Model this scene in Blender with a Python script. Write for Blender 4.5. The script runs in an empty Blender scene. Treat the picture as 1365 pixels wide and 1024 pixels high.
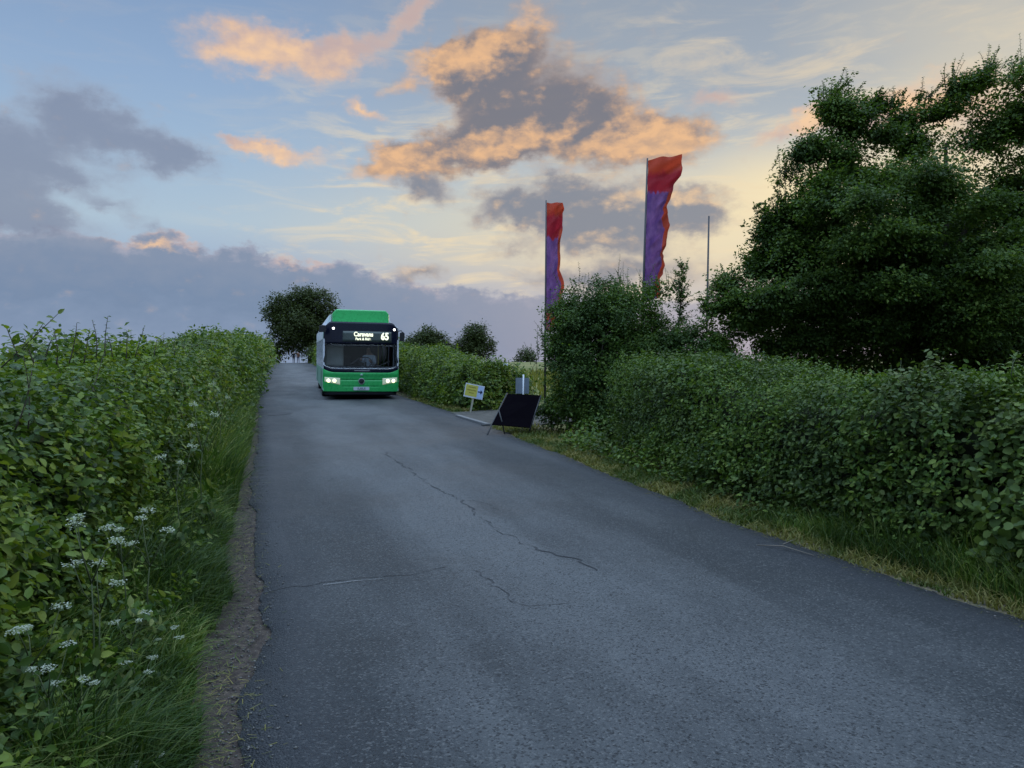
import bpy, bmesh, math, random
import numpy as np
from mathutils import Vector, Matrix

random.seed(7)
rng = np.random.default_rng(11)
SC = bpy.context.scene
C = SC.collection
R = math.radians

# ------------------------------------------------------------------ camera
FPX, CU, CV, HV, EYE = 1025.0, 682.5, 512.0, 470.0, 1.6
PITCH = math.atan((CV - HV) / FPX)
cam = bpy.data.cameras.new("camera")
cam.sensor_width = 36.0
cam.lens = FPX / 1365.0 * 36.0
cam.clip_start = 0.05
cam.clip_end = 6000
camo = bpy.data.objects.new("camera", cam)
C.objects.link(camo)
camo.location = (0, 0, EYE)
camo.rotation_euler = (math.pi / 2 - PITCH, 0, 0)
SC.camera = camo


def ray(u, v):
    a, b = (u - CU) / FPX, (CV - v) / FPX
    cp, sp = math.cos(PITCH), math.sin(PITCH)
    return np.array([a, cp + b * sp, -sp + b * cp])


def G(u, v, z=0.0):
    """point of the photograph on the level z"""
    d = ray(u, v)
    k = (z - EYE) / d[2]
    return np.array([d[0] * k, d[1] * k, z])


def AT(u, v, D):
    """point of the photograph at the distance D ahead"""
    d = ray(u, v)
    k = D / d[1]
    return np.array([d[0] * k, D, EYE + d[2] * k])


def lin(c):
    c = c / 255.0
    return c / 12.92 if c <= 0.04045 else ((c + 0.055) / 1.055) ** 2.4


def S(r, g, b):
    return (lin(r), lin(g), lin(b), 1.0)


# ------------------------------------------------------------------ node helpers
class NT:
    def __init__(self, tree):
        self.t = tree
        self.n = tree.nodes
        self.l = tree.links

    def put(self, sock, v):
        if v is None:
            return
        if isinstance(v, bpy.types.NodeSocket):
            self.l.new(v, sock)
        else:
            sock.default_value = v

    def node(self, kind, ins=None, **kw):
        n = self.n.new(kind)
        for k, v in kw.items():
            setattr(n, k, v)
        for k, v in (ins or {}).items():
            self.put(n.inputs[k], v)
        return n

    def m(self, op, a, b=None, c=None, clamp=False):
        n = self.n.new("ShaderNodeMath")
        n.operation = op
        n.use_clamp = clamp
        self.put(n.inputs[0], a)
        self.put(n.inputs[1], b)
        self.put(n.inputs[2], c)
        return n.outputs[0]

    def vm(self, op, a, b=None, scale=None):
        n = self.n.new("ShaderNodeVectorMath")
        n.operation = op
        self.put(n.inputs[0], a)
        self.put(n.inputs[1], b)
        if scale is not None:
            self.put(n.inputs["Scale"], scale)
        return n.outputs["Value"] if op in ("LENGTH", "DOT_PRODUCT") else n.outputs[0]

    def ss(self, x, lo, hi, a=0.0, b=1.0):
        n = self.n.new("ShaderNodeMapRange")
        n.interpolation_type = "SMOOTHSTEP"
        for k, v in zip(("Value", "From Min", "From Max", "To Min", "To Max"), (x, lo, hi, a, b)):
            self.put(n.inputs[k], v)
        return n.outputs[0]

    def mix(self, f, a, b, blend="MIX"):
        n = self.n.new("ShaderNodeMix")
        n.data_type = "RGBA"
        n.blend_type = blend
        n.clamp_factor = True
        self.put(n.inputs[0], f)
        self.put(n.inputs[6], a)
        self.put(n.inputs[7], b)
        return n.outputs[2]

    def ramp(self, f, stops, interp="LINEAR"):
        n = self.n.new("ShaderNodeValToRGB")
        cr = n.color_ramp
        cr.interpolation = interp
        while len(cr.elements) < len(stops):
            cr.elements.new(0.5)
        for e, (p, c) in zip(cr.elements, stops):
            e.position = p
            e.color = c
        self.put(n.inputs[0], f)
        return n.outputs[0]

    def noise(self, vec, scale=1.0, detail=2.0, rough=0.5, dist=0.0, out=0):
        n = self.n.new("ShaderNodeTexNoise")
        if vec is not None:
            self.l.new(vec, n.inputs["Vector"])
        n.inputs["Scale"].default_value = scale
        n.inputs["Detail"].default_value = detail
        n.inputs["Roughness"].default_value = rough
        n.inputs["Distortion"].default_value = dist
        return n.outputs[out]

    def mapping(self, vec, loc=(0, 0, 0), rot=(0, 0, 0), scale=(1, 1, 1), kind="POINT"):
        n = self.n.new("ShaderNodeMapping")
        n.vector_type = kind
        self.l.new(vec, n.inputs[0])
        n.inputs[1].default_value = loc
        n.inputs[2].default_value = rot
        n.inputs[3].default_value = scale
        return n.outputs[0]


# ------------------------------------------------------------------ sky
SUN_AZ, SUN_EL = 27.0, 7.0        # degrees right of straight ahead, above the horizon
world = bpy.data.worlds.new("World")
SC.world = world
world.use_nodes = True
W = NT(world.node_tree)
W.n.clear()
tc = W.node("ShaderNodeTexCoord")
sep = W.node("ShaderNodeSeparateXYZ", {0: tc.outputs["Generated"]})
az = W.m("MULTIPLY", W.m("ARCTAN2", sep.outputs[0], sep.outputs[1]), 180 / math.pi)
el = W.m("MULTIPLY", W.m("ARCSINE", sep.outputs[2]), 180 / math.pi)
P = W.node("ShaderNodeCombineXYZ", {0: az, 1: el}).outputs[0]


def azel(u, v):
    d = ray(u, v)
    d = d / np.linalg.norm(d)
    return math.degrees(math.atan2(d[0], d[1])), math.degrees(math.asin(d[2]))


DPX = 1 / 18.3                     # degrees for a pixel of the photograph


def field(vec, blobs):
    acc = None
    for b in blobs:
        u, v, ru, rv = b[:4]
        rot = b[4] if len(b) > 4 else 0
        w = b[5] if len(b) > 5 else 1.0
        a, e = azel(u, v)
        mp = W.mapping(vec, (a, e, 0), (0, 0, R(rot)), (ru * DPX, rv * DPX, 1), "TEXTURE")
        g = W.node("ShaderNodeTexGradient", {0: mp}, gradient_type="SPHERICAL").outputs[1]
        acc = W.m("MULTIPLY", g, w) if acc is None else W.m("MULTIPLY_ADD", g, w, acc)
    return acc


# clear sky: a blue left and overhead, a cream glow low on the right
eln = W.m("DIVIDE", el, 90.0, clamp=True)


def e_(deg):
    return deg / 90.0


left = W.ramp(eln, [(0, S(138, 152, 184)), (e_(5), S(152, 172, 202)), (e_(9), S(174, 195, 212)), (e_(13), S(160, 186, 212)),
                    (e_(18), S(146, 173, 206)), (e_(25), S(126, 153, 190)), (e_(40), S(142, 166, 192)), (1, S(150, 172, 197))])
right = W.ramp(eln, [(0, S(158, 158, 178)), (e_(3.5), S(184, 182, 190)), (e_(7), S(216, 206, 186)), (e_(10), S(216, 210, 190)),
                     (e_(13), S(188, 194, 196)), (e_(18), S(162, 173, 185)), (e_(25), S(148, 160, 176)), (e_(40), S(148, 168, 188)), (1, S(150, 172, 197))])
warm_side = W.m("MULTIPLY", W.ss(az, -24, 6), W.ss(az, 95, 50))
base = W.mix(warm_side, left, right)
glow = field(P, [(960, 290, 300, 110, 4, 0.85), (1030, 240, 90, 60, 0, 0.5), (1340, 40, 260, 110, -8, 0.5), (1270, 240, 220, 150, 0, 0.85)])
base = W.mix(W.m("MULTIPLY", glow, 0.8, clamp=True), base, S(248, 228, 184))
# thin drawn-out cloud
wisp = W.noise(W.mapping(P, scale=(0.16, 0.75, 1), rot=(0, 0, R(4))), 1.0, 6, 0.6, 0.6)
wz = W.m("MULTIPLY", W.m("MULTIPLY", W.ss(az, -26, -6), W.ss(az, 80, 50)), W.m("MULTIPLY", W.ss(el, 2, 6), W.ss(el, 27, 9)))
base = W.mix(W.m("MULTIPLY", W.ss(wisp, 0.46, 0.68), W.m("MULTIPLY", wz, 0.75)), base, S(238, 218, 182))
wisp2 = W.noise(W.mapping(P, scale=(0.10, 0.42, 1), rot=(0, 0, R(-12))), 1.0, 6, 0.62, 0.8)
base = W.mix(W.m("MULTIPLY", W.ss(wisp2, 0.47, 0.72), W.m("MULTIPLY", W.ss(el, 11, 18), W.m("MULTIPLY", W.ss(az, 2, 16, 0.08, 0.6), W.ss(az, 80, 50)))), base, S(226, 208, 180))

# billowing warp
nz = W.node("ShaderNodeTexNoise")
W.l.new(W.mapping(P, scale=(0.30, 0.42, 1)), nz.inputs["Vector"])
nz.inputs["Scale"].default_value = 1.0
nz.inputs["Detail"].default_value = 6
nz.inputs["Roughness"].default_value = 0.62
warp = W.vm("MULTIPLY", W.vm("SUBTRACT", nz.outputs[1], (0.5, 0.5, 0.5)), (5.0, 3.6, 0))
PW = W.vm("ADD", P, warp)
fine = W.noise(W.mapping(P, scale=(0.55, 0.85, 1)), 1.0, 6, 0.54)
fine_s = W.noise(W.mapping(W.vm("ADD", P, (0.55, -0.42, 0)), scale=(0.55, 0.85, 1)), 1.0, 6, 0.54)
relief = W.m("SUBTRACT", fine, fine_s)           # > 0 on the side of a puff that looks to the sun


puff = W.noise(W.mapping(P, scale=(0.8, 1.3, 1), rot=(0, 0, R(-15)), loc=(2, 5, 0)), 1.0, 4, 0.5, 0.3)
big = W.noise(W.mapping(P, scale=(0.16, 0.26, 1), loc=(7, 3, 0)), 1.0, 4, 0.55)


def layer(base, blobs, lo, hi, k, body, shade, lit, warm=None, wgain=1.0, opacity=1.0, relief_gain=2.0, rim=0.35):
    """body/shade: the grey of the cloud and of its deepest parts; lit: where the low sun catches it (the warm blobs, and thin rims)"""
    F = W.m("MULTIPLY_ADD", W.m("SUBTRACT", fine, 0.5), k, field(PW, blobs))
    a = W.m("MULTIPLY", W.ss(F, lo, hi), opacity)
    col = W.mix(W.ss(W.m("MULTIPLY_ADD", W.m("SUBTRACT", big, 0.5), 0.9, F), lo + 0.1, lo + 0.9), body, shade)
    col = W.mix(W.m("MULTIPLY", W.m("SUBTRACT", 0.0, relief), 1.6, clamp=True), col, shade)
    t = W.m("MULTIPLY", W.ss(F, hi + 0.3, lo), rim)
    if warm:
        wf = W.m("MULTIPLY_ADD", W.m("SUBTRACT", fine, 0.5), 0.5, W.m("MULTIPLY", field(PW, warm), wgain))
        wf = W.m("MULTIPLY_ADD", relief, relief_gain, wf)
        t = W.m("MULTIPLY", W.m("ADD", t, W.ss(wf, 0.0, 1.3), clamp=True), 0.92)
    t = W.m("MULTIPLY", t, W.ss(puff, 0.28, 0.66, 0.60, 1.0))
    return W.mix(a, base, W.mix(t, col, lit))


# the long bank low on the left, running down to the right
bank_edge = W.ramp(W.m("MULTIPLY_ADD", az, 1 / 80.0, 0.5, clamp=True),
                   [(0.0, (0.30,) * 4), (0.14, (0.29,) * 4), (0.24, (0.278,) * 4), (0.34, (0.235,) * 4), (0.45, (0.175,) * 4), (0.55, (0.16,) * 4), (0.8, (0.13,) * 4), (1, (0.12,) * 4)])
bank_top = W.m("MULTIPLY", bank_edge, 27.5)
bw = W.m("MULTIPLY_ADD", W.m("SUBTRACT", W.noise(W.mapping(P, scale=(0.35, 0.55, 1)), 1.0, 6, 0.6), 0.5), 4.2, bank_top)
bd = W.m("SUBTRACT", bw, el)                     # degrees below the top of the bank
bank_col = W.ramp(W.m("MULTIPLY_ADD", W.m("SUBTRACT", fine, 0.5), 0.55, W.m("DIVIDE", bd, 8.0), clamp=True),
                  [(0.0, S(160, 164, 182)), (0.12, S(132, 146, 170)), (0.5, S(119, 139, 168)), (1.0, S(136, 154, 182))])
bank_col = W.mix(W.ss(az, -14, 12), bank_col, S(156, 157, 174))
pinkrim = W.m("MULTIPLY", W.ss(bd, 0.9, 0.1), W.m("MULTIPLY", W.ss(az, -30, -25), W.ss(az, -2, -9)))
pinkrim = W.m("MULTIPLY", pinkrim, W.ss(W.noise(W.mapping(P, scale=(0.3, 0.1, 1), loc=(3.3, 0, 0)), 1.0, 3), 0.47, 0.6))
bank_col = W.mix(W.m("MULTIPLY", pinkrim, 0.6), bank_col, S(238, 196, 170))
front = W.m("GREATER_THAN", sep.outputs[1], -0.2)
sky = W.mix(W.m("MULTIPLY", W.ss(bd, -0.05, 0.55), W.ss(az, 16, -2, 0.55, 0.97)), base, bank_col)
# dull puffs on the left
sky = layer(sky, [(95, 145, 85, 56, 0), (165, 185, 95, 46, -15), (235, 212, 66, 38, -10), (50, 222, 100, 34, 0, 0.9), (20, 180, 80, 36, 0, 0.7),
                  (-60, 200, 110, 56, 0, 0.9), (55, 292, 95, 34, -14), (-30, 270, 100, 44, -10), (110, 245, 90, 30, 0, 0.7), (200, 302, 44, 16, -20, 0.7), (150, 272, 44, 16, 0, 0.6)],
            0.06, 0.95, 0.7, S(146, 156, 176), S(128, 137, 160), S(174, 181, 196), None, 1, 0.78, 1, 0.6)
# mauve clouds behind the flags
sky = layer(sky, [(740, 270, 140, 54, 0), (830, 285, 150, 60, 0), (930, 282, 70, 44, -10), (800, 315, 130, 38, 0, 0.8), (690, 285, 95, 34, 0, 0.8),
                  (560, 246, 60, 34, -15, 1.1), (770, 370, 130, 28, 0, 0.8), (880, 360, 130, 40, 0, 0.7), (560, 360, 66, 20, 0, 0.8), (680, 330, 66, 16, 0, 0.5)],
            0.05, 0.85, 0.7, S(154, 154, 164), S(130, 136, 150), S(236, 200, 160),
            [(840, 262, 60, 16, 0, 0.8), (900, 258, 70, 16, -12, 0.9), (820, 315, 90, 16, 5, 0.6), (545, 352, 50, 12, 0, 0.9), (960, 268, 30, 16, -30, 0.7)], 1.0, 0.95, 2.0, 0.3)
# the big lit cloud
sky = layer(sky, [(730, 135, 160, 92, -10, 1.15), (800, 178, 170, 62, -8, 1.1), (660, 185, 120, 54, 10), (600, 205, 120, 36, 8), (520, 222, 85, 32, 12, 0.9),
                  (880, 185, 95, 36, -10, 0.9), (650, 85, 85, 48, 12), (570, 95, 85, 28, 18, 0.8), (700, 35, 64, 40, 20, 0.7), (620, 130, 64, 40, 0, 0.7), (620, 60, 64, 30, 10, 0.5)],
            0.05, 0.85, 0.75, S(160, 148, 146), S(122, 122, 132), S(240, 190, 142),
            [(850, 150, 80, 60, -30, 0.65), (800, 195, 190, 34, -4, 0.95), (890, 185, 90, 30, -10, 1.0), (600, 205, 120, 26, 8, 0.9), (510, 225, 90, 36, 12, 1.2), (570, 95, 100, 30, 18, 1.2),
             (640, 75, 80, 36, 15, 0.9), (700, 30, 70, 36, 20, 1.0), (680, 190, 80, 24, 5, 0.7)], 1.0, 0.97, 2.2, 0.35)
# small peach clouds
sky = layer(sky, [(310, 62, 90, 40, 0), (390, 72, 95, 42, -6), (460, 66, 85, 32, 6), (530, 40, 64, 22, 25, 0.7), (560, 12, 54, 22, 20, 0.8),
                  (370, 202, 90, 18, -4), (320, 190, 44, 11, -8, 0.8), (490, 152, 40, 15, -20, 0.9), (955, 136, 46, 22, 0, 0.9), (1085, 158, 54, 20, 14, 1.1), (1030, 182, 54, 16, 14, 0.7),
                  (1250, 128, 110, 36, 4, 1.2), (1180, 160, 64, 32, 0), (1340, 170, 95, 42, 0), (205, 328, 40, 10, -12, 0.8)],
            0.05, 1.0, 0.7, S(212, 186, 174), S(196, 172, 168), S(250, 206, 160),
            [(310, 70, 100, 40, 0, 1.1), (410, 76, 100, 34, -6, 0.9), (370, 204, 90, 16, -4, 1.2), (1085, 158, 60, 24, 14, 1.4), (1250, 128, 120, 40, 4, 1.5), (490, 152, 40, 16, -20, 0.9), (205, 328, 60, 16, -12, 1.2)], 1.0, 0.9, 1.4, 0.3)

nish = W.node("ShaderNodeTexSky")
nish.sky_type = "NISHITA"
nish.sun_disc = False
nish.sun_elevation = R(SUN_EL)
nish.sun_rotation = R(SUN_AZ)
# high blue dusk sky overhead, out of the frame, is what lights the road
boost = W.ss(el, 28, 48, 1.0, 5.0)
sky = W.mix(1.0, sky, W.node("ShaderNodeCombineXYZ", {0: boost, 1: boost, 2: boost}).outputs[0], "MULTIPLY")
bg1 = W.node("ShaderNodeBackground", {0: sky, 1: 1.0})
bg2 = W.node("ShaderNodeBackground", {0: nish.outputs[0], 1: 0.0015})
W.l.new(W.node("ShaderNodeAddShader", {0: bg1.outputs[0], 1: bg2.outputs[0]}).outputs[0], W.node("ShaderNodeOutputWorld").inputs[0])
world.cycles.sampling_method = "MANUAL"
world.cycles.sample_map_resolution = 512

sun = bpy.data.lights.new("sun", "SUN")
sun.energy = 0.5
sun.angle = R(14)
sun.color = (1.0, 0.80, 0.58)
suno = bpy.data.objects.new("sun", sun)
C.objects.link(suno)
sd = Vector((math.sin(R(SUN_AZ)) * math.cos(R(SUN_EL)), math.cos(R(SUN_AZ)) * math.cos(R(SUN_EL)), math.sin(R(SUN_EL))))
suno.rotation_euler = sd.to_track_quat("Z", "Y").to_euler()
suno.location = (20, 30, 20)

SC.view_settings.view_transform = "Standard"
SC.view_settings.look = "None"
SC.view_settings.exposure = 0.0
SC.view_settings.gamma = 1.0
SC.cycles.max_bounces = 6
SC.cycles.transparent_max_bounces = 12


# ------------------------------------------------------------------ materials
def mat(name, col, rough=0.6, metal=0.0, spec=0.5, emit=None, estr=0.0):
    m = bpy.data.materials.new(name)
    m.use_nodes = True
    t = NT(m.node_tree)
    b = t.n["Principled BSDF"]
    b.inputs["Roughness"].default_value = rough
    b.inputs["Metallic"].default_value = metal
    b.inputs["Specular IOR Level"].default_value = spec
    if emit:
        b.inputs["Base Color"].default_value = col
        b.inputs["Emission Color"].default_value = emit
        b.inputs["Emission Strength"].default_value = estr
    else:
        g = t.node("ShaderNodeTexCoord")
        n = t.noise(g.outputs["Object"], 9.0, 5, 0.6)
        dark = tuple(c * 0.9 for c in col[:3]) + (1,)
        t.l.new(t.mix(t.ss(n, 0.35, 0.7), dark, col), b.inputs["Base Color"])
        t.l.new(t.ss(n, 0.3, 0.75, max(rough - 0.06, 0.02), min(rough + 0.08, 1)), b.inputs["Roughness"])
    return m


def leaf_mat(name, cols, rough=0.5, trans=0.3, clump=0.9, clump_cols=None, spec=0.2):
    cols = [(min(a_ * 1.10, 1), b_ * 1.08, c_ * 0.70) for a_, b_, c_ in cols] if spec < 0.25 and cols[0][0] < 0.2 else cols
    if clump_cols:
        clump_cols = [(a_ * 1.10, b_ * 1.08, c_ * 0.70) for a_, b_, c_ in clump_cols]
    m = bpy.data.materials.new(name)
    m.use_nodes = True
    t = NT(m.node_tree)
    b = t.n["Principled BSDF"]
    out = t.n["Material Output"]
    ge = t.node("ShaderNodeNewGeometry")
    r = ge.outputs["Random Per Island"]
    n = len(cols)
    col = t.ramp(r, [(i / max(n - 1, 1), c + (1,)) for i, c in enumerate(cols)])
    if clump_cols:
        col2 = t.ramp(r, [(i / max(len(clump_cols) - 1, 1), c + (1,)) for i, c in enumerate(clump_cols)])
        nn = t.noise(ge.outputs["Position"], clump, 3, 0.55)
        col = t.mix(t.ss(nn, 0.44, 0.56), col, col2)
    t.l.new(col, b.inputs["Base Color"])
    b.inputs["Roughness"].default_value = rough
    b.inputs["Specular IOR Level"].default_value = spec
    tr = t.node("ShaderNodeBsdfTranslucent", {0: t.mix(1.0, col, (1.35, 1.45, 0.6, 1), "MULTIPLY")})
    mx = t.node("ShaderNodeMixShader", {0: trans, 1: b.outputs[0], 2: tr.outputs[0]})
    t.l.new(mx.outputs[0], out.inputs[0])
    return m


M = {}
M["leaf_left"] = leaf_mat("hedgerow leaves", [(0.04, 0.08, 0.024), (0.08, 0.135, 0.03), (0.12, 0.175, 0.035), (0.19, 0.23, 0.05)], 0.45, 0.3, 1.7,
                          [(0.03, 0.058, 0.03), (0.045, 0.088, 0.032), (0.065, 0.105, 0.038), (0.11, 0.15, 0.05)])
M["leaf_trim"] = leaf_mat("clipped hedge leaves", [(0.036, 0.074, 0.024), (0.058, 0.108, 0.03), (0.084, 0.138, 0.036), (0.14, 0.19, 0.05)], 0.5, 0.25, 1.0,
                          [(0.026, 0.05, 0.022), (0.04, 0.072, 0.026), (0.055, 0.09, 0.03), (0.085, 0.12, 0.04)])
M["leaf_hazel"] = leaf_mat("hazel leaves", [(0.04, 0.072, 0.03), (0.06, 0.10, 0.038), (0.08, 0.125, 0.042), (0.12, 0.165, 0.055)], 0.55, 0.25, 1.0,
                           [(0.055, 0.08, 0.045), (0.07, 0.10, 0.05), (0.085, 0.115, 0.055), (0.11, 0.13, 0.06)])
M["leaf_bush"] = leaf_mat("bush leaves", [(0.03, 0.066, 0.02), (0.048, 0.095, 0.026), (0.07, 0.125, 0.03), (0.11, 0.16, 0.04)], 0.55, 0.3, 1.0,
                          [(0.026, 0.055, 0.024), (0.04, 0.076, 0.028), (0.055, 0.095, 0.034)])
M["leaf_tree"] = leaf_mat("field maple leaves", [(0.034, 0.072, 0.026), (0.056, 0.102, 0.032), (0.08, 0.135, 0.038), (0.13, 0.18, 0.055)], 0.55, 0.35, 0.9,
                          [(0.026, 0.052, 0.02), (0.04, 0.074, 0.025), (0.058, 0.096, 0.03)])
M["leaf_far"] = leaf_mat("far tree leaves", [(0.035, 0.05, 0.022), (0.045, 0.062, 0.026), (0.055, 0.072, 0.03)], 0.6, 0.25, 0.3)
M["grass"] = leaf_mat("verge grass", [(0.024, 0.055, 0.014), (0.042, 0.09, 0.02), (0.06, 0.115, 0.026), (0.085, 0.14, 0.034), (0.13, 0.17, 0.06), (0.26, 0.28, 0.16)], 0.45, 0.3, 1.3,
                    [(0.016, 0.036, 0.012), (0.026, 0.055, 0.017), (0.04, 0.075, 0.022), (0.08, 0.11, 0.04)])
M["dry_grass"] = leaf_mat("dry verge grass", [(0.11, 0.115, 0.05), (0.17, 0.155, 0.075), (0.22, 0.19, 0.10), (0.08, 0.11, 0.035)], 0.6, 0.25, 1.5,
                          [(0.035, 0.07, 0.02), (0.06, 0.09, 0.03), (0.11, 0.12, 0.05)])
M["meadow"] = leaf_mat("tall meadow grass", [(0.10, 0.115, 0.035), (0.17, 0.16, 0.055), (0.08, 0.11, 0.035)], 0.6, 0.3, 0.5)
M["flower"] = leaf_mat("white umbel florets", [(0.26, 0.30, 0.23), (0.38, 0.41, 0.34), (0.5, 0.53, 0.46)], 0.6, 0.3)
M["bark"] = mat("bark", (0.05, 0.04, 0.03, 1), 0.9)
M["stem"] = mat("green stem", (0.07, 0.09, 0.035, 1), 0.7)
M["brownstem"] = mat("brown shoot", (0.07, 0.055, 0.04, 1), 0.7)
M["hedgecore"] = mat("dark hedge core", (0.022, 0.028, 0.014, 1), 0.95, spec=0.1)  # for the added light-blocking core of the hedges
M["green"] = mat("bus green paint", (0.03, 0.42, 0.105, 1), 0.3)
M["greendark"] = mat("bus green seam", (0.008, 0.14, 0.04, 1), 0.4)
M["mint"] = mat("bus side panels", (0.24, 0.46, 0.36, 1), 0.35)
M["silver"] = mat("bus silver panels", (0.72, 0.75, 0.82, 1), 0.3)
M["black"] = mat("black plastic", (0.012, 0.013, 0.018, 1), 0.45)
M["blackglass"] = mat("black glazed panel", (0.006, 0.008, 0.022, 1), 0.25, spec=0.3)
M["rubber"] = mat("tyre rubber", (0.015, 0.015, 0.016, 1), 0.85)
M["rim"] = mat("wheel steel", (0.35, 0.36, 0.38, 1), 0.4, 0.6)
M["lamp"] = mat("lit headlamp", (1, 1, 0.8, 1), 0.3, emit=(1.0, 0.96, 0.56, 1), estr=2.2)
M["whitelamp"] = mat("lit marker lamp", (1, 1, 1, 1), 0.3, emit=(1.0, 0.98, 0.9, 1), estr=3.5)
M["led"] = mat("lit display letters", (1, 1, 0.8, 1), 0.4, emit=(1.0, 1.0, 0.70, 1), estr=1.15)
M["lens"] = mat("headlamp lens", (0.33, 0.40, 0.36, 1), 0.2, emit=(0.80, 0.95, 0.62, 1), estr=0.28)
M["plate"] = mat("number plate white", (0.55, 0.60, 0.68, 1), 0.4)
M["plateink"] = mat("plate ink", (0.12, 0.14, 0.18, 1), 0.5)
M["grime"] = mat("pale lettering", (0.34, 0.34, 0.36, 1), 0.5)
M["seat"] = mat("bus seat cloth", (0.03, 0.032, 0.05, 1), 0.9)
M["cabpanel"] = mat("pale cab panel", (0.33, 0.33, 0.29, 1), 0.6)
M["shirt"] = mat("pale blue shirt", (0.74, 0.82, 0.90, 1), 0.8)
M["skin"] = mat("skin", (0.40, 0.25, 0.19, 1), 0.6)
M["greyhair"] = mat("grey hair", (0.36, 0.37, 0.40, 1), 0.8)
M["darkcloth"] = mat("dark cloth", (0.012, 0.013, 0.018, 1), 0.9)
M["navy"] = mat("navy trousers", (0.02, 0.025, 0.06, 1), 0.9)
M["rust"] = mat("brown orange jacket", (0.14, 0.055, 0.025, 1), 0.85)
M["yellow"] = mat("yellow sign face", (0.60, 0.55, 0.10, 1), 0.5)
M["white"] = mat("white paint", (0.70, 0.74, 0.80, 1), 0.5)
M["bluewhite"] = mat("pale blue sign face", (0.48, 0.60, 0.86, 1), 0.5)
M["ink"] = mat("sign ink", (0.01, 0.02, 0.06, 1), 0.5)
M["fadedink"] = mat("faded sign lettering", (0.33, 0.28, 0.04, 1), 0.6)
M["wood"] = mat("pale timber", (0.42, 0.40, 0.32, 1), 0.75)
M["greywood"] = mat("weathered timber", (0.16, 0.17, 0.13, 1), 0.85)
M["boardblack"] = mat("black board", (0.003, 0.002, 0.004, 1), 0.9, spec=0.03)
M["frameblack"] = mat("dark steel frame", (0.03, 0.032, 0.035, 1), 0.5)
M["greymetal"] = mat("grey sign back", (0.24, 0.28, 0.34, 1), 0.5, 0.2)
M["pole"] = mat("dark pole", (0.06, 0.055, 0.06, 1), 0.6)
M["concrete"] = mat("concrete", (0.30, 0.30, 0.30, 1), 0.85)
M["kerb"] = mat("kerb stone", (0.15, 0.15, 0.155, 1), 0.85)

g = bpy.data.materials.new("bus glass")
g.use_nodes = True
t = NT(g.node_tree)
t.n.clear()
fr = t.node("ShaderNodeFresnel", {"IOR": 1.45})
tp = t.node("ShaderNodeBsdfTransparent", {0: (0.90, 0.93, 0.95, 1)})
gl = t.node("ShaderNodeBsdfGlossy", {0: (1, 1, 1, 1), 1: 0.04})
mx = t.node("ShaderNodeMixShader", {0: t.m("MULTIPLY", fr.outputs[0], 0.45), 1: tp.outputs[0], 2: gl.outputs[0]})
t.l.new(mx.outputs[0], t.node("ShaderNodeOutputMaterial").inputs[0])
M["glass"] = g
M["sideglass"] = mat("sky-toned side window", (0.22, 0.25, 0.30, 1), 0.08, spec=0.8)  # pale base colour stands in for sky mirrored in the glass


# ------------------------------------------------------------------ object helpers
def tag(o, label=None, cat=None, group=None, kind=None):
    for k, v in (("label", label), ("category", cat), ("group", group), ("kind", kind)):
        if v:
            o[k] = v
    return o


def empty(name, loc=(0, 0, 0), rz=0.0):
    o = bpy.data.objects.new(name, None)
    o.location = loc
    o.rotation_euler = (0, 0, rz)
    o.empty_display_size = 0.2
    C.objects.link(o)
    return o


def link(name, me, m, parent=None):
    o = bpy.data.objects.new(name, me)
    C.objects.link(o)
    if m is not None and not me.materials:
        me.materials.append(m)
    if parent is not None:
        o.parent = parent
    return o


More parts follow.
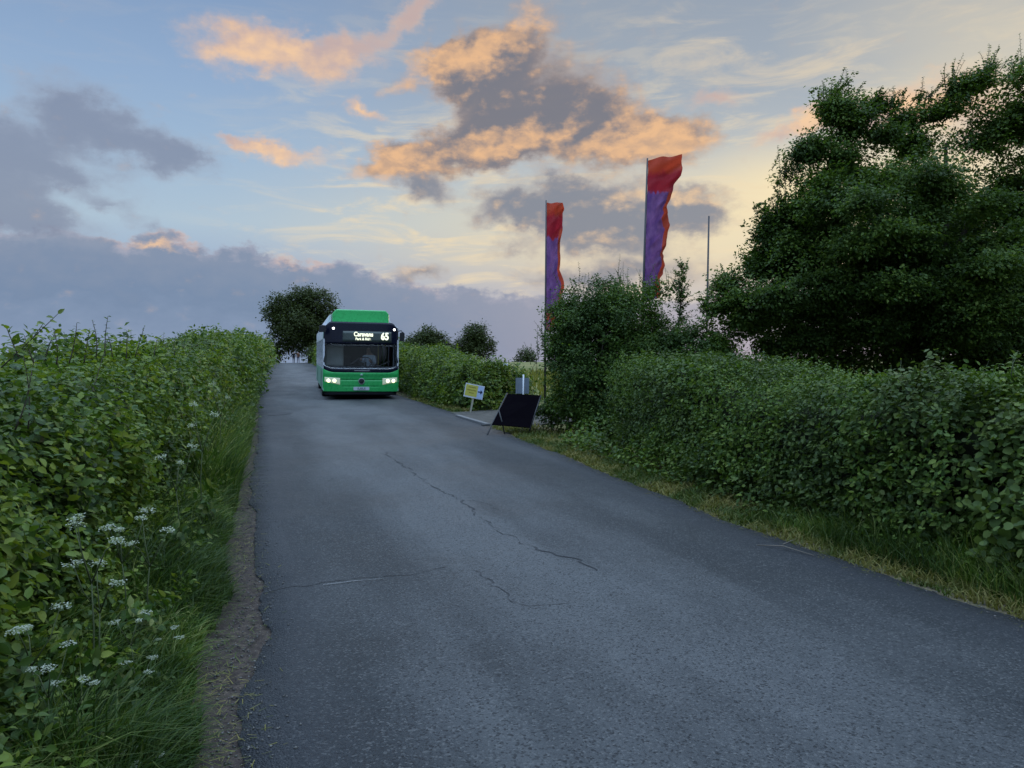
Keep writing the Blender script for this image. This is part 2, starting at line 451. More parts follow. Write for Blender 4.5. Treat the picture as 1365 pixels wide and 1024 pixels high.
class MB:
    """collects shapes for ONE mesh"""
    def __init__(self):
        self.v, self.f, self.s = [], [], []

    def add(self, vs, fs, smooth=False):
        k = len(self.v)
        self.v += [tuple(map(float, p)) for p in vs]
        self.f += [tuple(i + k for i in f) for f in fs]
        self.s += [smooth] * len(fs)
        return self

    def box(self, x0, x1, y0, y1, z0, z1, mtx=None):
        vs = [(x, y, z) for z in (z0, z1) for y in (y0, y1) for x in (x0, x1)]
        if mtx is not None:
            vs = [mtx @ Vector(p) for p in vs]
        return self.add(vs, [(0, 2, 3, 1), (4, 5, 7, 6), (0, 1, 5, 4), (2, 6, 7, 3), (0, 4, 6, 2), (1, 3, 7, 5)])

    def tube(self, pts, rad, n=8, cap=True):
        pts = [Vector(p) for p in pts]
        rad = rad if hasattr(rad, "__len__") else [rad] * len(pts)
        vs, fs = [], []
        for i, p in enumerate(pts):
            d = (pts[min(i + 1, len(pts) - 1)] - pts[max(i - 1, 0)]).normalized()
            a = d.orthogonal().normalized() if i == 0 else (a - d * a.dot(d)).normalized()
            b = d.cross(a)
            vs += [p + (a * math.cos(k * 2 * math.pi / n) + b * math.sin(k * 2 * math.pi / n)) * rad[i] for k in range(n)]
        for i in range(len(pts) - 1):
            for k in range(n):
                fs.append((i * n + k, i * n + (k + 1) % n, (i + 1) * n + (k + 1) % n, (i + 1) * n + k))
        if cap:
            fs += [tuple(range(n))[::-1], tuple((len(pts) - 1) * n + k for k in range(n))]
        return self.add(vs, fs, True)

    def lathe(self, prof, axis="x", at=(0, 0, 0), n=24):
        vs, fs = [], []
        for (r, h) in prof:
            for k in range(n):
                c, s = math.cos(2 * math.pi * k / n) * r, math.sin(2 * math.pi * k / n) * r
                p = {"x": (h, c, s), "y": (c, h, s), "z": (c, s, h)}[axis]
                vs.append((p[0] + at[0], p[1] + at[1], p[2] + at[2]))
        for i in range(len(prof) - 1):
            for k in range(n):
                fs.append((i * n + k, i * n + (k + 1) % n, (i + 1) * n + (k + 1) % n, (i + 1) * n + k))
        return self.add(vs, fs, True)

    def slab(self, fn, nu, nv, thick, smooth=True):
        """fn(a, b) -> (front point, inward normal); a closed curved plate"""
        vs, fs = [], []
        for lay in (0, 1):
            for j in range(nv + 1):
                for i in range(nu + 1):
                    p, n = fn(i / nu, j / nv)
                    vs.append(Vector(p) + Vector(n) * (thick * lay))
        w = nu + 1
        o = w * (nv + 1)
        for j in range(nv):
            for i in range(nu):
                q = (j * w + i, j * w + i + 1, (j + 1) * w + i + 1, (j + 1) * w + i)
                fs += [q, tuple(o + k for k in q[::-1])]
        rim = [i for i in range(w)] + [j * w + nu for j in range(1, nv + 1)] + [nv * w + i for i in range(nu - 1, -1, -1)] + [j * w for j in range(nv - 1, 0, -1)]
        for a, b in zip(rim, rim[1:] + rim[:1]):
            fs.append((a, a + o, b + o, b))
        return self.add(vs, fs, smooth)

    def prism(self, outline, y0, y1, plane="xz"):
        n = len(outline)
        f = {"xz": lambda a, b, h: (a, h, b), "yz": lambda a, b, h: (h, a, b), "xy": lambda a, b, h: (a, b, h)}[plane]
        vs = [f(a, b, y0) for a, b in outline] + [f(a, b, y1) for a, b in outline]
        fs = [tuple(range(n)), tuple(range(2 * n - 1, n - 1, -1))] + [(i, i + n, (i + 1) % n + n, (i + 1) % n) for i in range(n)]
        return self.add(vs, fs)

    def build(self, name, m, parent=None, bevel=0.0):
        me = bpy.data.meshes.new(name)
        me.from_pydata(self.v, [], self.f)
        me.polygons.foreach_set("use_smooth", self.s)
        me.update()
        bm = bmesh.new()
        bm.from_mesh(me)
        bmesh.ops.recalc_face_normals(bm, faces=bm.faces)
        bm.to_mesh(me)
        bm.free()
        o = link(name, me, m, parent)
        if bevel:
            b = o.modifiers.new("bevel", "BEVEL")
            b.width = bevel
            b.segments = 2
        return o


def fast_mesh(name, V, faces_n, nface_verts, m, parent=None, smooth=False):
    """V (n,3); faces_n: flat list of vertex indices; nface_verts: corner count of each face"""
    me = bpy.data.meshes.new(name)
    me.vertices.add(len(V))
    me.vertices.foreach_set("co", np.ascontiguousarray(V, np.float32).ravel())
    me.loops.add(len(faces_n))
    me.loops.foreach_set("vertex_index", np.ascontiguousarray(faces_n, np.int32))
    st = np.concatenate([[0], np.cumsum(nface_verts)[:-1]]).astype(np.int32)
    me.polygons.add(len(nface_verts))
    me.polygons.foreach_set("loop_start", st)
    me.polygons.foreach_set("loop_total", np.ascontiguousarray(nface_verts, np.int32))
    if smooth:
        me.polygons.foreach_set("use_smooth", np.ones(len(nface_verts), bool))
    me.update(calc_edges=True)
    return link(name, me, m, parent)


def unit(a):
    return a / np.maximum(np.linalg.norm(a, axis=-1, keepdims=True), 1e-9)


def vnoise(p, seed=0.0):
    p = np.asarray(p, float)
    i = np.floor(p)
    f = p - i
    f = f * f * (3 - 2 * f)
    out = 0
    for dx in (0, 1):
        for dy in (0, 1):
            for dz in (0, 1):
                h = np.sin((i[..., 0] + dx) * 127.1 + (i[..., 1] + dy) * 311.7 + (i[..., 2] + dz) * 74.7 + seed * 17.3) * 43758.5453
                h = h - np.floor(h)
                w = (f[..., 0] if dx else 1 - f[..., 0]) * (f[..., 1] if dy else 1 - f[..., 1]) * (f[..., 2] if dz else 1 - f[..., 2])
                out = out + h * w
    return out * 2 - 1


# leaf shapes: (along, across, off) and faces
OVATE = (np.array([(0, 0, 0), (.28, -.27, .05), (.28, 0, -.03), (.28, .27, .05), (.62, -.25, .0), (.62, 0, -.07), (.62, .25, .0), (1, 0, -.16)]),
         [(0, 2, 1), (0, 3, 2), (1, 2, 5, 4), (2, 3, 6, 5), (4, 5, 7), (5, 6, 7)])
FOLD = (np.array([(0, 0, 0), (.42, -.30, .06), (.42, .30, .06), (1, 0, -.10), (.45, 0, -.02)]),
        [(0, 4, 3, 1), (0, 2, 3, 4)])
QUAD = (np.array([(0, 0, 0), (.45, -.32, .05), (1, 0, -.08), (.45, .32, .05)]), [(0, 3, 2, 1)])
ROUND = (np.array([(0, 0, 0), (.16, -.32, .05), (.18, 0, -.02), (.16, .32, .05), (.52, -.43, .03), (.52, 0, -.05), (.52, .43, .03), (.82, -.26, -.04), (.82, .26, -.04), (1, 0, -.13)]),
         [(0, 2, 1), (0, 3, 2), (1, 2, 5, 4), (2, 3, 6, 5), (4, 5, 9, 7), (5, 6, 8, 9)])


def leaves(name, pos, nrm, tip, size, shape, m, parent=None):
    tv, tf = shape
    N = len(pos)
    nrm = unit(nrm)
    tip = unit(tip - nrm * (tip * nrm).sum(1, keepdims=True))
    bit = np.cross(nrm, tip)
    sz = np.broadcast_to(np.asarray(size, float), (N,))[:, None, None]
    V = pos[:, None, :] + sz * (tv[None, :, 0:1] * tip[:, None, :] + tv[None, :, 1:2] * bit[:, None, :] + tv[None, :, 2:3] * nrm[:, None, :])
    k = len(tv)
    flat = np.array([i for f in tf for i in f])
    F = (flat[None, :] + (np.arange(N) * k)[:, None]).ravel()
    cnt = np.tile([len(f) for f in tf], N)
    return fast_mesh(name, V.reshape(-1, 3), F, cnt, m, parent)


def blades(name, base, height, width, lean, m, parent=None, kind=None):
    """curved grass blades; lean (N,2): how far the tip bends sideways"""
    N = len(base)
    h = height[:, None]
    ts = np.array([0, 0.4, 0.75, 1.0])
    ang = rng.uniform(0, 2 * math.pi, N)
    side = np.stack([np.cos(ang), np.sin(ang), np.zeros(N)], 1) * width[:, None]
    vs = []
    for t_ in ts:
        c = base.copy()
        c[:, :2] += lean * (t_ ** 2.2)
        c[:, 2] += height * (t_ - 0.35 * t_ ** 3 * np.minimum(np.linalg.norm(lean, axis=1) / height, 1.6))
        w = (1 - t_) ** 0.7
        if t_ < 1:
            vs += [c - side * w, c + side * w]
        else:
            vs += [c]
    V = np.stack(vs, 1)
    flat = np.array([0, 1, 3, 2, 2, 3, 5, 4, 4, 5, 6])
    F = (flat[None] + (np.arange(N) * 7)[:, None]).ravel()
    o = fast_mesh(name, V.reshape(-1, 3), F, np.tile([4, 4, 3], N), m, parent)
    return o


# ------------------------------------------------------------------ ground
ROAD_D = np.array([-0.303, 0.953])          # the way the road runs
NL = np.array([-0.953, -0.303])             # to its left
NR = -NL
CREST = 119.0


def ground_z(x, y):
    s = np.asarray(x) * ROAD_D[0] + np.asarray(y) * ROAD_D[1]
    d = np.clip(s - CREST, 0, 60)
    return -0.0011 * d * d - 0.13 * np.clip(s - CREST - 60, 0, 380)


LEFT = [(1.2, -4.0), (-1.05, 2.96), (-1.33, 3.8), (-1.76, 5.3), (-2.44, 7.13), (-4.2, 12.6), (-7.5, 22.7), (-10.75, 32.8), (-19.4, 60), (-34.0, 108), (-44, 140), (-62, 200)]
RIGHT = [(6.1, -4.0), (4.55, 0.5), (2.99, 4.49), (2.12, 6.83), (1.46, 9.2), (0.23, 13.67), (-0.48, 16.4), (-1.65, 20.5), (-3.45, 26), (-10.9, 50), (-28.0, 108), (-38, 140), (-56, 200)]


def xl(y):
    return np.interp(y, [p[1] for p in LEFT], [p[0] for p in LEFT])


def xr(y):
    return np.interp(y, [p[1] for p in RIGHT], [p[0] for p in RIGHT])


def noise_mat(name, build, rough=0.9, bump=0.0, bscale=60, spec=0.3):
    m = bpy.data.materials.new(name)
    m.use_nodes = True
    t = NT(m.node_tree)
    b = t.n["Principled BSDF"]
    b.inputs["Roughness"].default_value = rough
    b.inputs["Specular IOR Level"].default_value = spec
    ge = t.node("ShaderNodeNewGeometry").outputs["Position"]
    build(t, ge, b)
    if bump:
        bp = t.node("ShaderNodeBump", {"Strength": bump, "Distance": 0.02, "Height": t.noise(ge, bscale, 4, 0.6)})
        t.l.new(bp.outputs[0], b.inputs["Normal"])
    return m


def mk_field(t, P_, b):
    n = t.noise(P_, 0.12, 5, 0.6)
    n2 = t.noise(P_, 3.0, 5, 0.65)
    c = t.ramp(n2, [(0.3, (0.10, 0.11, 0.03, 1)), (0.5, (0.17, 0.16, 0.055, 1)), (0.75, (0.24, 0.20, 0.08, 1))])
    c = t.mix(t.ss(n, 0.4, 0.65), c, (0.10, 0.12, 0.035, 1))
    t.l.new(c, b.inputs["Base Color"])


def mk_dirt(t, P_, b):
    n = t.noise(P_, 18, 6, 0.7)
    n2 = t.noise(P_, 2.2, 4, 0.6)
    n3 = t.noise(P_, 90, 3, 0.6)
    c = t.ramp(n, [(0.3, (0.02, 0.016, 0.014, 1)), (0.5, (0.055, 0.042, 0.037, 1)), (0.70, (0.12, 0.095, 0.075, 1))])
    c = t.mix(t.ss(n2, 0.45, 0.65, 0, 0.7), c, (0.06, 0.045, 0.042, 1))
    c = t.mix(t.ss(n3, 0.62, 0.75, 0, 0.8), c, (0.32, 0.26, 0.17, 1))
    t.l.new(c, b.inputs["Base Color"])


def mk_verge(t, P_, b):
    n = t.noise(P_, 9, 6, 0.7)
    n2 = t.noise(P_, 1.3, 4, 0.6)
    c = t.ramp(n, [(0.3, (0.04, 0.035, 0.022, 1)), (0.5, (0.12, 0.10, 0.06, 1)), (0.72, (0.24, 0.20, 0.13, 1))])
    c = t.mix(t.ss(n2, 0.5, 0.62, 0, 0.8), c, (0.035, 0.055, 0.02, 1))
    t.l.new(c, b.inputs["Base Color"])


def mk_road(t, P_, b):
    uv = t.node("ShaderNodeUVMap")
    sp = t.node("ShaderNodeSeparateXYZ", {0: uv.outputs[0]})
    u, v = sp.outputs[0], sp.outputs[1]
    stretched = t.node("ShaderNodeCombineXYZ", {0: t.m("MULTIPLY", u, 5.0), 1: t.m("MULTIPLY", v, 0.22), 2: 0.0}).outputs[0]
    tracks = t.noise(stretched, 1.0, 4, 0.55)
    big = t.noise(P_, 0.55, 5, 0.6)
    grit = t.noise(P_, 150, 3, 0.7)
    vor = t.node("ShaderNodeTexVoronoi", {"Vector": P_, "Scale": 98.0})
    stone = vor.outputs["Color"]
    sv = t.node("ShaderNodeSeparateColor", {0: stone}).outputs[0]
    mid = t.ss(t.m("ABSOLUTE", t.m("SUBTRACT", u, 0.45)), 0.04, 0.40, 1.0, 0.0)
    f = t.m("ADD", t.m("MULTIPLY", mid, 0.24), t.m("MULTIPLY_ADD", tracks, 0.75, t.m("MULTIPLY", big, 0.45)))
    c = t.ramp(f, [(0.42, (0.019, 0.022, 0.026, 1)), (0.60, (0.030, 0.034, 0.039, 1)), (0.88, (0.092, 0.096, 0.102, 1))])
    c = t.mix(t.ss(sv, 0.78, 0.99, 0, 0.42), c, (0.17, 0.17, 0.17, 1))
    c = t.mix(t.ss(sv, 0.30, 0.0, 0, 0.8), c, (0.012, 0.013, 0.016, 1))
    edge = t.ss(t.m("ABSOLUTE", t.m("SUBTRACT", u, 0.5)), 0.36, 0.49)
    c = t.mix(t.m("MULTIPLY", edge, 0.5), c, (0.028, 0.031, 0.040, 1))
    # the old patch edge: slightly different tar across the near part
    t.l.new(c, b.inputs["Base Color"])
    t.l.new(t.ss(big, 0.3, 0.7, 0.52, 0.72), b.inputs["Roughness"])
    hgt = t.m("ADD", t.m("MULTIPLY", vor.outputs["Distance"], -0.9), t.m("MULTIPLY", grit, 0.8))
    bp = t.node("ShaderNodeBump", {"Strength": 1.0, "Distance": 0.008, "Height": hgt})
    t.l.new(bp.outputs[0], b.inputs["Normal"])


M["field"] = noise_mat("dry meadow", mk_field, 0.95)
M["dirt"] = noise_mat("bare edge soil", mk_dirt, 0.95, 0.9, 55)
M["verge"] = noise_mat("verge litter", mk_verge, 0.95, 0.8, 40)
M["road"] = noise_mat("worn asphalt", mk_road, 0.6)
M["crack"] = noise_mat("tar crack", lambda t, P_, b: t.l.new(t.ramp(t.noise(P_, 40, 3), [(0.35, (0.018, 0.019, 0.023, 1)), (0.65, (0.042, 0.045, 0.051, 1))]), b.inputs["Base Color"]), 0.7)
M["scuff"] = noise_mat("pale scuff", lambda t, P_, b: t.l.new(t.ramp(t.noise(P_, 60, 3), [(0.3, (0.12, 0.12, 0.12, 1)), (0.7, (0.34, 0.34, 0.34, 1))]), b.inputs["Base Color"]), 0.8)
M["drive"] = noise_mat("driveway concrete", lambda t, P_, b: t.l.new(t.ramp(t.noise(P_, 4, 6, 0.7), [(0.3, (0.035, 0.034, 0.032, 1)), (0.7, (0.10, 0.095, 0.086, 1))]), b.inputs["Base Color"]), 0.9, 0.5, 50)

# the fields: one sheet to the horizon, falling away behind the crest
ss_ = [-60, -10, 40, 90, CREST] + [CREST + k for k in (4, 8, 12, 18, 25, 33, 42, 52, 60)] + [260, 400, CREST + 440, 800, 1600, 3000]
tt_ = [-2500, -600, -150, -40, 0, 40, 150, 600, 2500]
V, F, cnt = [], [], []
for s in ss_:
    for t_ in tt_:
        p = np.array([0, 0]) + ROAD_D * s + NR * t_
        V.append((p[0], p[1], float(ground_z(p[0], p[1]))))
w = len(tt_)
for j in range(len(ss_) - 1):
    for i in range(w - 1):
        F += [j * w + i, j * w + i + 1, (j + 1) * w + i + 1, (j + 1) * w + i]
        cnt.append(4)
fl = fast_mesh("ground", np.array(V), F, cnt, M["field"])
tag(fl, "pale dry meadow ground around the lane", "ground", kind="structure")


def strip(name, ya, yb, fa, fb, z, m, step=0.12, uv=False, lip=0.0, cols=1, inner=None):
    ys = []
    y = ya
    while y < yb:
        ys.append(y)
        y += step * max(1.0, y / 10.0)
    ys = np.array(ys + [yb])
    A, B = fa(ys), fb(ys)
    rows = [A + (B - A) * (k / cols) for k in range(cols + 1)]
    us = [k / cols for k in range(cols + 1)]
    if inner:
        us = [0.0] + list(inner) + [1.0]
        A0, B0 = np.column_stack([xl(ys), ys]), np.column_stack([xr(ys), ys])
        rows = [A] + [A0 + (B0 - A0) * k for k in inner] + [B]
    V = np.stack([np.column_stack([r, ground_z(r[:, 0], r[:, 1]) + z]) for r in rows], 1)
    if lip:
        lo = V[:, :1].copy(); lo[..., 2] -= lip; hi = V[:, -1:].copy(); hi[..., 2] -= lip
        V = np.concatenate([lo, V, hi], 1)
        us = [0.0] + us + [1.0]
    k = V.shape[1]
    n = len(ys)
    F, uvs = [], []
    for j in range(n - 1):
        for i in range(k - 1):
            q = [j * k + i, j * k + i + 1, (j + 1) * k + i + 1, (j + 1) * k + i]
            F += q
            uvs += [us[i], ys[j], us[i + 1], ys[j], us[i + 1], ys[j + 1], us[i], ys[j + 1]]
    o = fast_mesh(name, V.reshape(-1, 3), F, [4] * (len(F) // 4), m)
    if uv:
        l = o.data.uv_layers.new(name="UVMap")
        l.data.foreach_set("uv", np.array(uvs, np.float32))
    return o


def jit(y, sc, amp, seed):
    p = np.column_stack([np.asarray(y) * sc, np.full(len(y), seed * 3.1), np.zeros(len(y))])
    return vnoise(p, seed) * amp + vnoise(p * 3.7, seed + 5) * amp * 0.5


def edge_left(y, off=0.0, amp=0.035, seed=1, sc=1.6):
    d = off + jit(y, sc, amp, seed)
    return np.column_stack([xl(y), y]) + NL * d[:, None]


def edge_right(y, off=0.0, amp=0.03, seed=2, sc=1.6):
    d = off + jit(y, sc, amp, seed)
    return np.column_stack([xr(y), y]) + NR * d[:, None]


def road_left(y):
    e = edge_left(y, 0.0, 0.045, 1) + NL * (jit(y, 9.0, 0.016, 77))[:, None]
    bite = np.exp(-((y - 4.15) / 0.30) ** 2) * 0.055 - np.exp(-((y - 3.35) / 0.3) ** 2) * 0.05   # the broken edge
    return e - NL * bite[:, None]


rd = strip("road", -4, 200, road_left, lambda y: edge_right(y, 0.0, 0.045, 2) + NR * (jit(y, 8.0, 0.02, 78))[:, None], 0.022, M["road"], 0.035, True, 0.022, 3, (0.06, 0.35, 0.65, 0.94))
tag(rd, "narrow worn tarmac country lane with cracks", "road", kind="structure")
dt = strip("dirt_strip", -4, 45, lambda y: edge_left(y, 0.55), lambda y: edge_left(y, -0.35), 0.006, M["dirt"], 0.3)
tag(dt, "bare brown soil strip along the left road edge", "dirt", kind="structure")
vr = strip("verge", -4, 110, lambda y: edge_right(y, -0.2), lambda y: edge_right(y, 1.2, 0.1), 0.006, M["verge"], 0.3)
tag(vr, "dry straw littered verge along the right road edge", "verge", kind="structure")
vl = strip("verge_soil", -4, 110, lambda y: edge_left(y, 1.8), lambda y: edge_left(y, 0.55), 0.006, M["verge"], 0.4)
tag(vl, "shaded soil under the left hedgerow grass", "verge", kind="structure")


def crackpath(px, width, seed, z=0.026, jitter=0.045):
    pts = [G(*p)[:2] for p in px]
    dense = []
    for a, b in zip(pts, pts[1:]):
        n = max(3, int(np.linalg.norm(b - a) / 0.05))
        dense += [a + (b - a) * k / n for k in range(n)]
    dense.append(pts[-1])
    P_ = np.array(dense)
    k = np.arange(len(P_))
    q = np.column_stack([k * 0.55, k * 0 + seed, k * 0])
    P_ = P_ + np.column_stack([vnoise(q, seed), vnoise(q, seed + 9)]) * jitter
    d = unit(np.gradient(P_, axis=0))
    n = np.column_stack([-d[:, 1], d[:, 0]])
    wd = 0.6 * width * np.clip(0.6 + 0.55 * vnoise(q * 0.9, seed + 3) + 0.5 * vnoise(q * 3.1, seed + 6), 0.03, 1.4)
    wd[0] = wd[-1] = 0.002
    A, B = P_ - n * wd[:, None], P_ + n * wd[:, None]
    V = np.stack([np.column_stack([A, np.full(len(A), z)]), np.column_stack([B, np.full(len(A), z)])], 1).reshape(-1, 3)
    F = []
    for j in range(len(A) - 1):
        F += [2 * j, 2 * j + 1, 2 * j + 3, 2 * j + 2]
    return V, F


for i, (px, wd) in enumerate([
        ([(512, 605), (545, 628), (580, 652), (612, 668), (650, 700), (690, 726), (730, 742), (770, 752), (795, 766)], 0.017),
        ([(340, 800), (395, 786), (440, 781), (520, 772), (596, 759)], 0.009),
        ([(632, 764), (655, 780), (678, 800), (712, 813), (760, 806)], 0.009),
        ([(365, 617), (420, 612), (470, 614)], 0.006), ([(612, 668), (640, 672), (668, 684)], 0.005)]):
    V, F = crackpath(px, wd, i + 1)
    o = fast_mesh("crack", V, F, [4] * (len(F) // 4), M["crack"], rd)
V, F = crackpath([(432, 785), (470, 780), (508, 777)], 0.010, 31, 0.030, 0.012)
fast_mesh("scuff", V, F, [4] * (len(F) // 4), M["scuff"], rd)
for (u, v, ru, rv, sd_) in [(372, 553, 0.32, 0.5, 3)]:
    c = G(u, v)
    a = np.linspace(0, 2 * math.pi, 28, endpoint=False)
    rr = 1 + 0.35 * vnoise(np.column_stack([np.cos(a) * 1.5, np.sin(a) * 1.5, a * 0 + sd_]), sd_)
    V = np.column_stack([c[0] + np.cos(a) * ru * rr, c[1] + np.sin(a) * rv * rr, np.full(28, 0.028)])
    fast_mesh("tar_patch", V, list(range(28)), [28], M["crack"], rd)

# concrete entrance on the right and its edging
MB().prism([(-1.58, 20.2), (-0.52, 16.75), (0.7, 16.9), (3.0, 18.6), (4.2, 24.5), (0.2, 22.6), (-0.9, 20.9)], 0.0, 0.016, "xy").build("driveway", M["drive"])
tag(bpy.data.objects["driveway"], "grey concrete field entrance beside the lane", "driveway", kind="structure")
kb = MB()
for (a, b) in (((-1.34, 18.9), (-0.98, 17.85)), ((-0.97, 17.82), (-0.52, 16.55))):
    a, b = np.array(a), np.array(b)
    d = unit(b - a); n = np.array([-d[1], d[0]]) * 0.055
    kb.prism([tuple(a - n), tuple(b - n), tuple(b + n), tuple(a + n)], 0.0, 0.07, "xy")
o = kb.build("kerb", M["kerb"], bevel=0.01)
tag(o, "low pale kerb edging the concrete entrance", "kerb", kind="structure")


# ------------------------------------------------------------------ hedges
def polyline(pts):
    P_ = np.array(pts, float)
    L = np.concatenate([[0], np.cumsum(np.linalg.norm(np.diff(P_, axis=0), axis=1))])

    def at(s):
        return np.column_stack([np.interp(s, L, P_[:, 0]), np.interp(s, L, P_[:, 1])])

    def nrm(s):
        d = unit(at(np.clip(s + 0.3, 0, L[-1])) - at(np.clip(s - 0.3, 0, L[-1])))
        return np.column_stack([d[:, 1], -d[:, 0]])     # to the right of the walking direction
    return at, nrm, L[-1]


SPRIG = 5


def hedge_foliage(root, pts, side, width, hfun, lsize, m, cover=3.2, lump=0.16, near=OVATE, near_to=8.0, grow=16.0, seed=1, up=0.5, core=True, depth=0.18, ex=0.55, base_z=0.0, batter=0.0):
    """pts: the foot of the face that looks to the road; side +1 when that face is right of the walking direction"""
    at, nr, L = polyline(pts)
    # arc table of a half super-ellipse (unit: half width a, height 1.7)
    th = np.linspace(0.0, math.pi, 200)
    a = width / 2
    H0 = float(np.mean(hfun(np.linspace(0, L, 20))))
    cx = np.sign(np.cos(th)) * np.abs(np.cos(th)) ** ex * a
    cz = np.abs(np.sin(th)) ** ex * H0
    arc = np.concatenate([[0], np.cumsum(np.hypot(np.diff(cx), np.diff(cz)))])
    per = arc[-1]
    # choose how many leaves in each short length
    sg = np.linspace(0, L, max(int(L / 0.25), 4))
    D = np.linalg.norm(at(sg), axis=1)
    size = lsize * (1 + np.maximum(D - 6, 0) / grow)
    dens = cover * per / (size ** 2 * 0.5)
    N = int(np.trapz(dens, sg) / SPRIG)
    cdf = np.cumsum(dens); cdf /= cdf[-1]
    s = np.interp(rng.uniform(0, 1, N), cdf, sg)
    q = rng.uniform(0, 1, N)
    back = q > (H0 + width) / per
    keep = ~back | (rng.uniform(0, 1, N) < 0.25)
    s, q = s[keep], q[keep]
    N = len(s)
    tht = np.interp(q * per, arc, th)
    H = hfun(s)
    c, sn = np.cos(tht), np.sin(tht)
    ox = np.sign(c) * np.abs(c) ** ex * a
    oz = np.abs(sn) ** ex * H
    nx = np.sign(c) * np.abs(c) ** (2 - ex) / a
    nz_ = np.abs(sn) ** (2 - ex) / H
    nn = unit(np.column_stack([nx, nz_]))
    o2 = nr(s) * side
    b2 = at(s) - o2 * a
    pos = np.column_stack([b2 + o2 * ox[:, None], oz])
    n3 = np.column_stack([o2 * nn[:, :1], nn[:, 1]])
    dsp = vnoise(pos * 0.9, seed) * lump * 1.2 + vnoise(pos * 2.6, seed + 4) * lump * 0.7 + vnoise(pos * 6.0, seed + 8) * lump * 0.4
    dep = rng.exponential(depth, N) * 0.6 - 0.04
    pos = pos + n3 * (dsp - np.minimum(dep, 0.5))[:, None]
    if batter:
        pos[:, :2] += o2 * (batter * np.clip(1 - pos[:, 2] / (0.75 * H), 0, 1) ** 1.3 * (tht < 1.2))[:, None]
    D = np.linalg.norm(pos[:, :2], axis=1)
    patch = 1 + 0.35 * vnoise(pos * 0.8, seed + 20)
    sz = lsize * patch * (1 + np.maximum(D - 6, 0) / grow)
    # a sprig of leaves at each point
    K = SPRIG
    ax = unit(n3 * 0.55 + np.array([0, 0, 0.55]) + rng.normal(0, 0.5, (N, 3)))
    sd3 = unit(np.cross(ax, rng.normal(0, 1, (N, 3))))
    tk = np.linspace(0.0, 1.0, K)[None, :, None]
    ln = (sz * rng.uniform(1.3, 2.8, N))[:, None, None]
    alt = np.where(np.arange(K) % 2, 1.0, -1.0)[None, :, None]
    P3 = pos[:, None] + ax[:, None] * tk * ln + rng.normal(0, 0.25, (N, K, 3)) * sz[:, None, None]
    TP = sd3[:, None] * alt * 0.9 + ax[:, None] * (0.3 + 0.7 * tk) + rng.normal(0, 0.35, (N, K, 3)) + np.array([0, 0, -0.2])
    LN = n3[:, None] * 0.45 + np.array([0, 0, up]) + rng.normal(0, 0.5, (N, K, 3))
    sz = (sz[:, None] * rng.uniform(0.55, 1.3, (N, K)) * (1.1 - 0.35 * tk[..., 0])).ravel()
    pos, tp, ln = P3.reshape(-1, 3), TP.reshape(-1, 3), LN.reshape(-1, 3)
    pos[:, 2] = np.maximum(pos[:, 2], 0.03)
    pos[:, 2] += ground_z(pos[:, 0], pos[:, 1]) + base_z
    D = np.linalg.norm(pos[:, :2], axis=1)
    parts = []
    nearm = D < near_to
    if nearm.any():
        parts.append(leaves("foliage", pos[nearm], ln[nearm], tp[nearm], sz[nearm], near, m, root))
    if (~nearm).any():
        f = leaves("foliage", pos[~nearm], ln[~nearm], tp[~nearm], sz[~nearm], FOLD, m, root)
        parts.append(f)
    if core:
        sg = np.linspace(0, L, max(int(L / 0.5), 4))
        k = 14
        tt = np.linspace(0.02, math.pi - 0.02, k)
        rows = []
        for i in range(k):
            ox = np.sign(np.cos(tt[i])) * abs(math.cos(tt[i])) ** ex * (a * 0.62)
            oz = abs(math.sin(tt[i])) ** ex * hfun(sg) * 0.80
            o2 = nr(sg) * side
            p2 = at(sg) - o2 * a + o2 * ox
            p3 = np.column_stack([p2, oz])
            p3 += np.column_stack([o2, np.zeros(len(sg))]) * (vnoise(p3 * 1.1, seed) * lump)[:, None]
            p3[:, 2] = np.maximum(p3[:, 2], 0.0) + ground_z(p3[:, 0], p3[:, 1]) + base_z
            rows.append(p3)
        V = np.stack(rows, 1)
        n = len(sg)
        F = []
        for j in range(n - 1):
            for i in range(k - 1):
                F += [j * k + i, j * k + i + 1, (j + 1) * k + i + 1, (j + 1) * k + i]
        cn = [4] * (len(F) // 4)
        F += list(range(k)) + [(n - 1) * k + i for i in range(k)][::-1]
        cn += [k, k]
        fast_mesh("dark_core", V.reshape(-1, 3), F, cn, M["hedgecore"], root)  # unseen solid hull, added to stop light passing through the hedge
    return parts


def shoot_data(base, direction, length, nleaf, lsize, curve=0.15):
    """a stem with leaves either side: stem points, leaf arrays"""
    d = unit(np.asarray(direction, float))
    bend = rng.normal(0, 1, 3) * curve
    ts = np.linspace(0, 1, 7)
    st = np.array([base + d * length * t_ + bend * length * t_ * t_ for t_ in ts])
    tl = np.linspace(0.15, 1.0, nleaf)
    lp = np.array([base + d * length * t_ + bend * length * t_ * t_ for t_ in tl])
    sidev = unit(np.cross(d, rng.normal(0, 1, 3)))
    alt = np.where(np.arange(nleaf) % 2, 1, -1)[:, None]
    tip = sidev * alt + d * 0.6 + rng.normal(0, 0.35, (nleaf, 3)) + np.array([0, 0, -0.1])
    nm = np.cross(tip, np.cross(d, tip)) * 0.6 + rng.normal(0, 0.35, (nleaf, 3)) + np.array([0, 0, 0.5])
    return st, lp, nm, tip, lsize * (1.15 - 0.55 * tl) * rng.uniform(0.75, 1.2, nleaf)


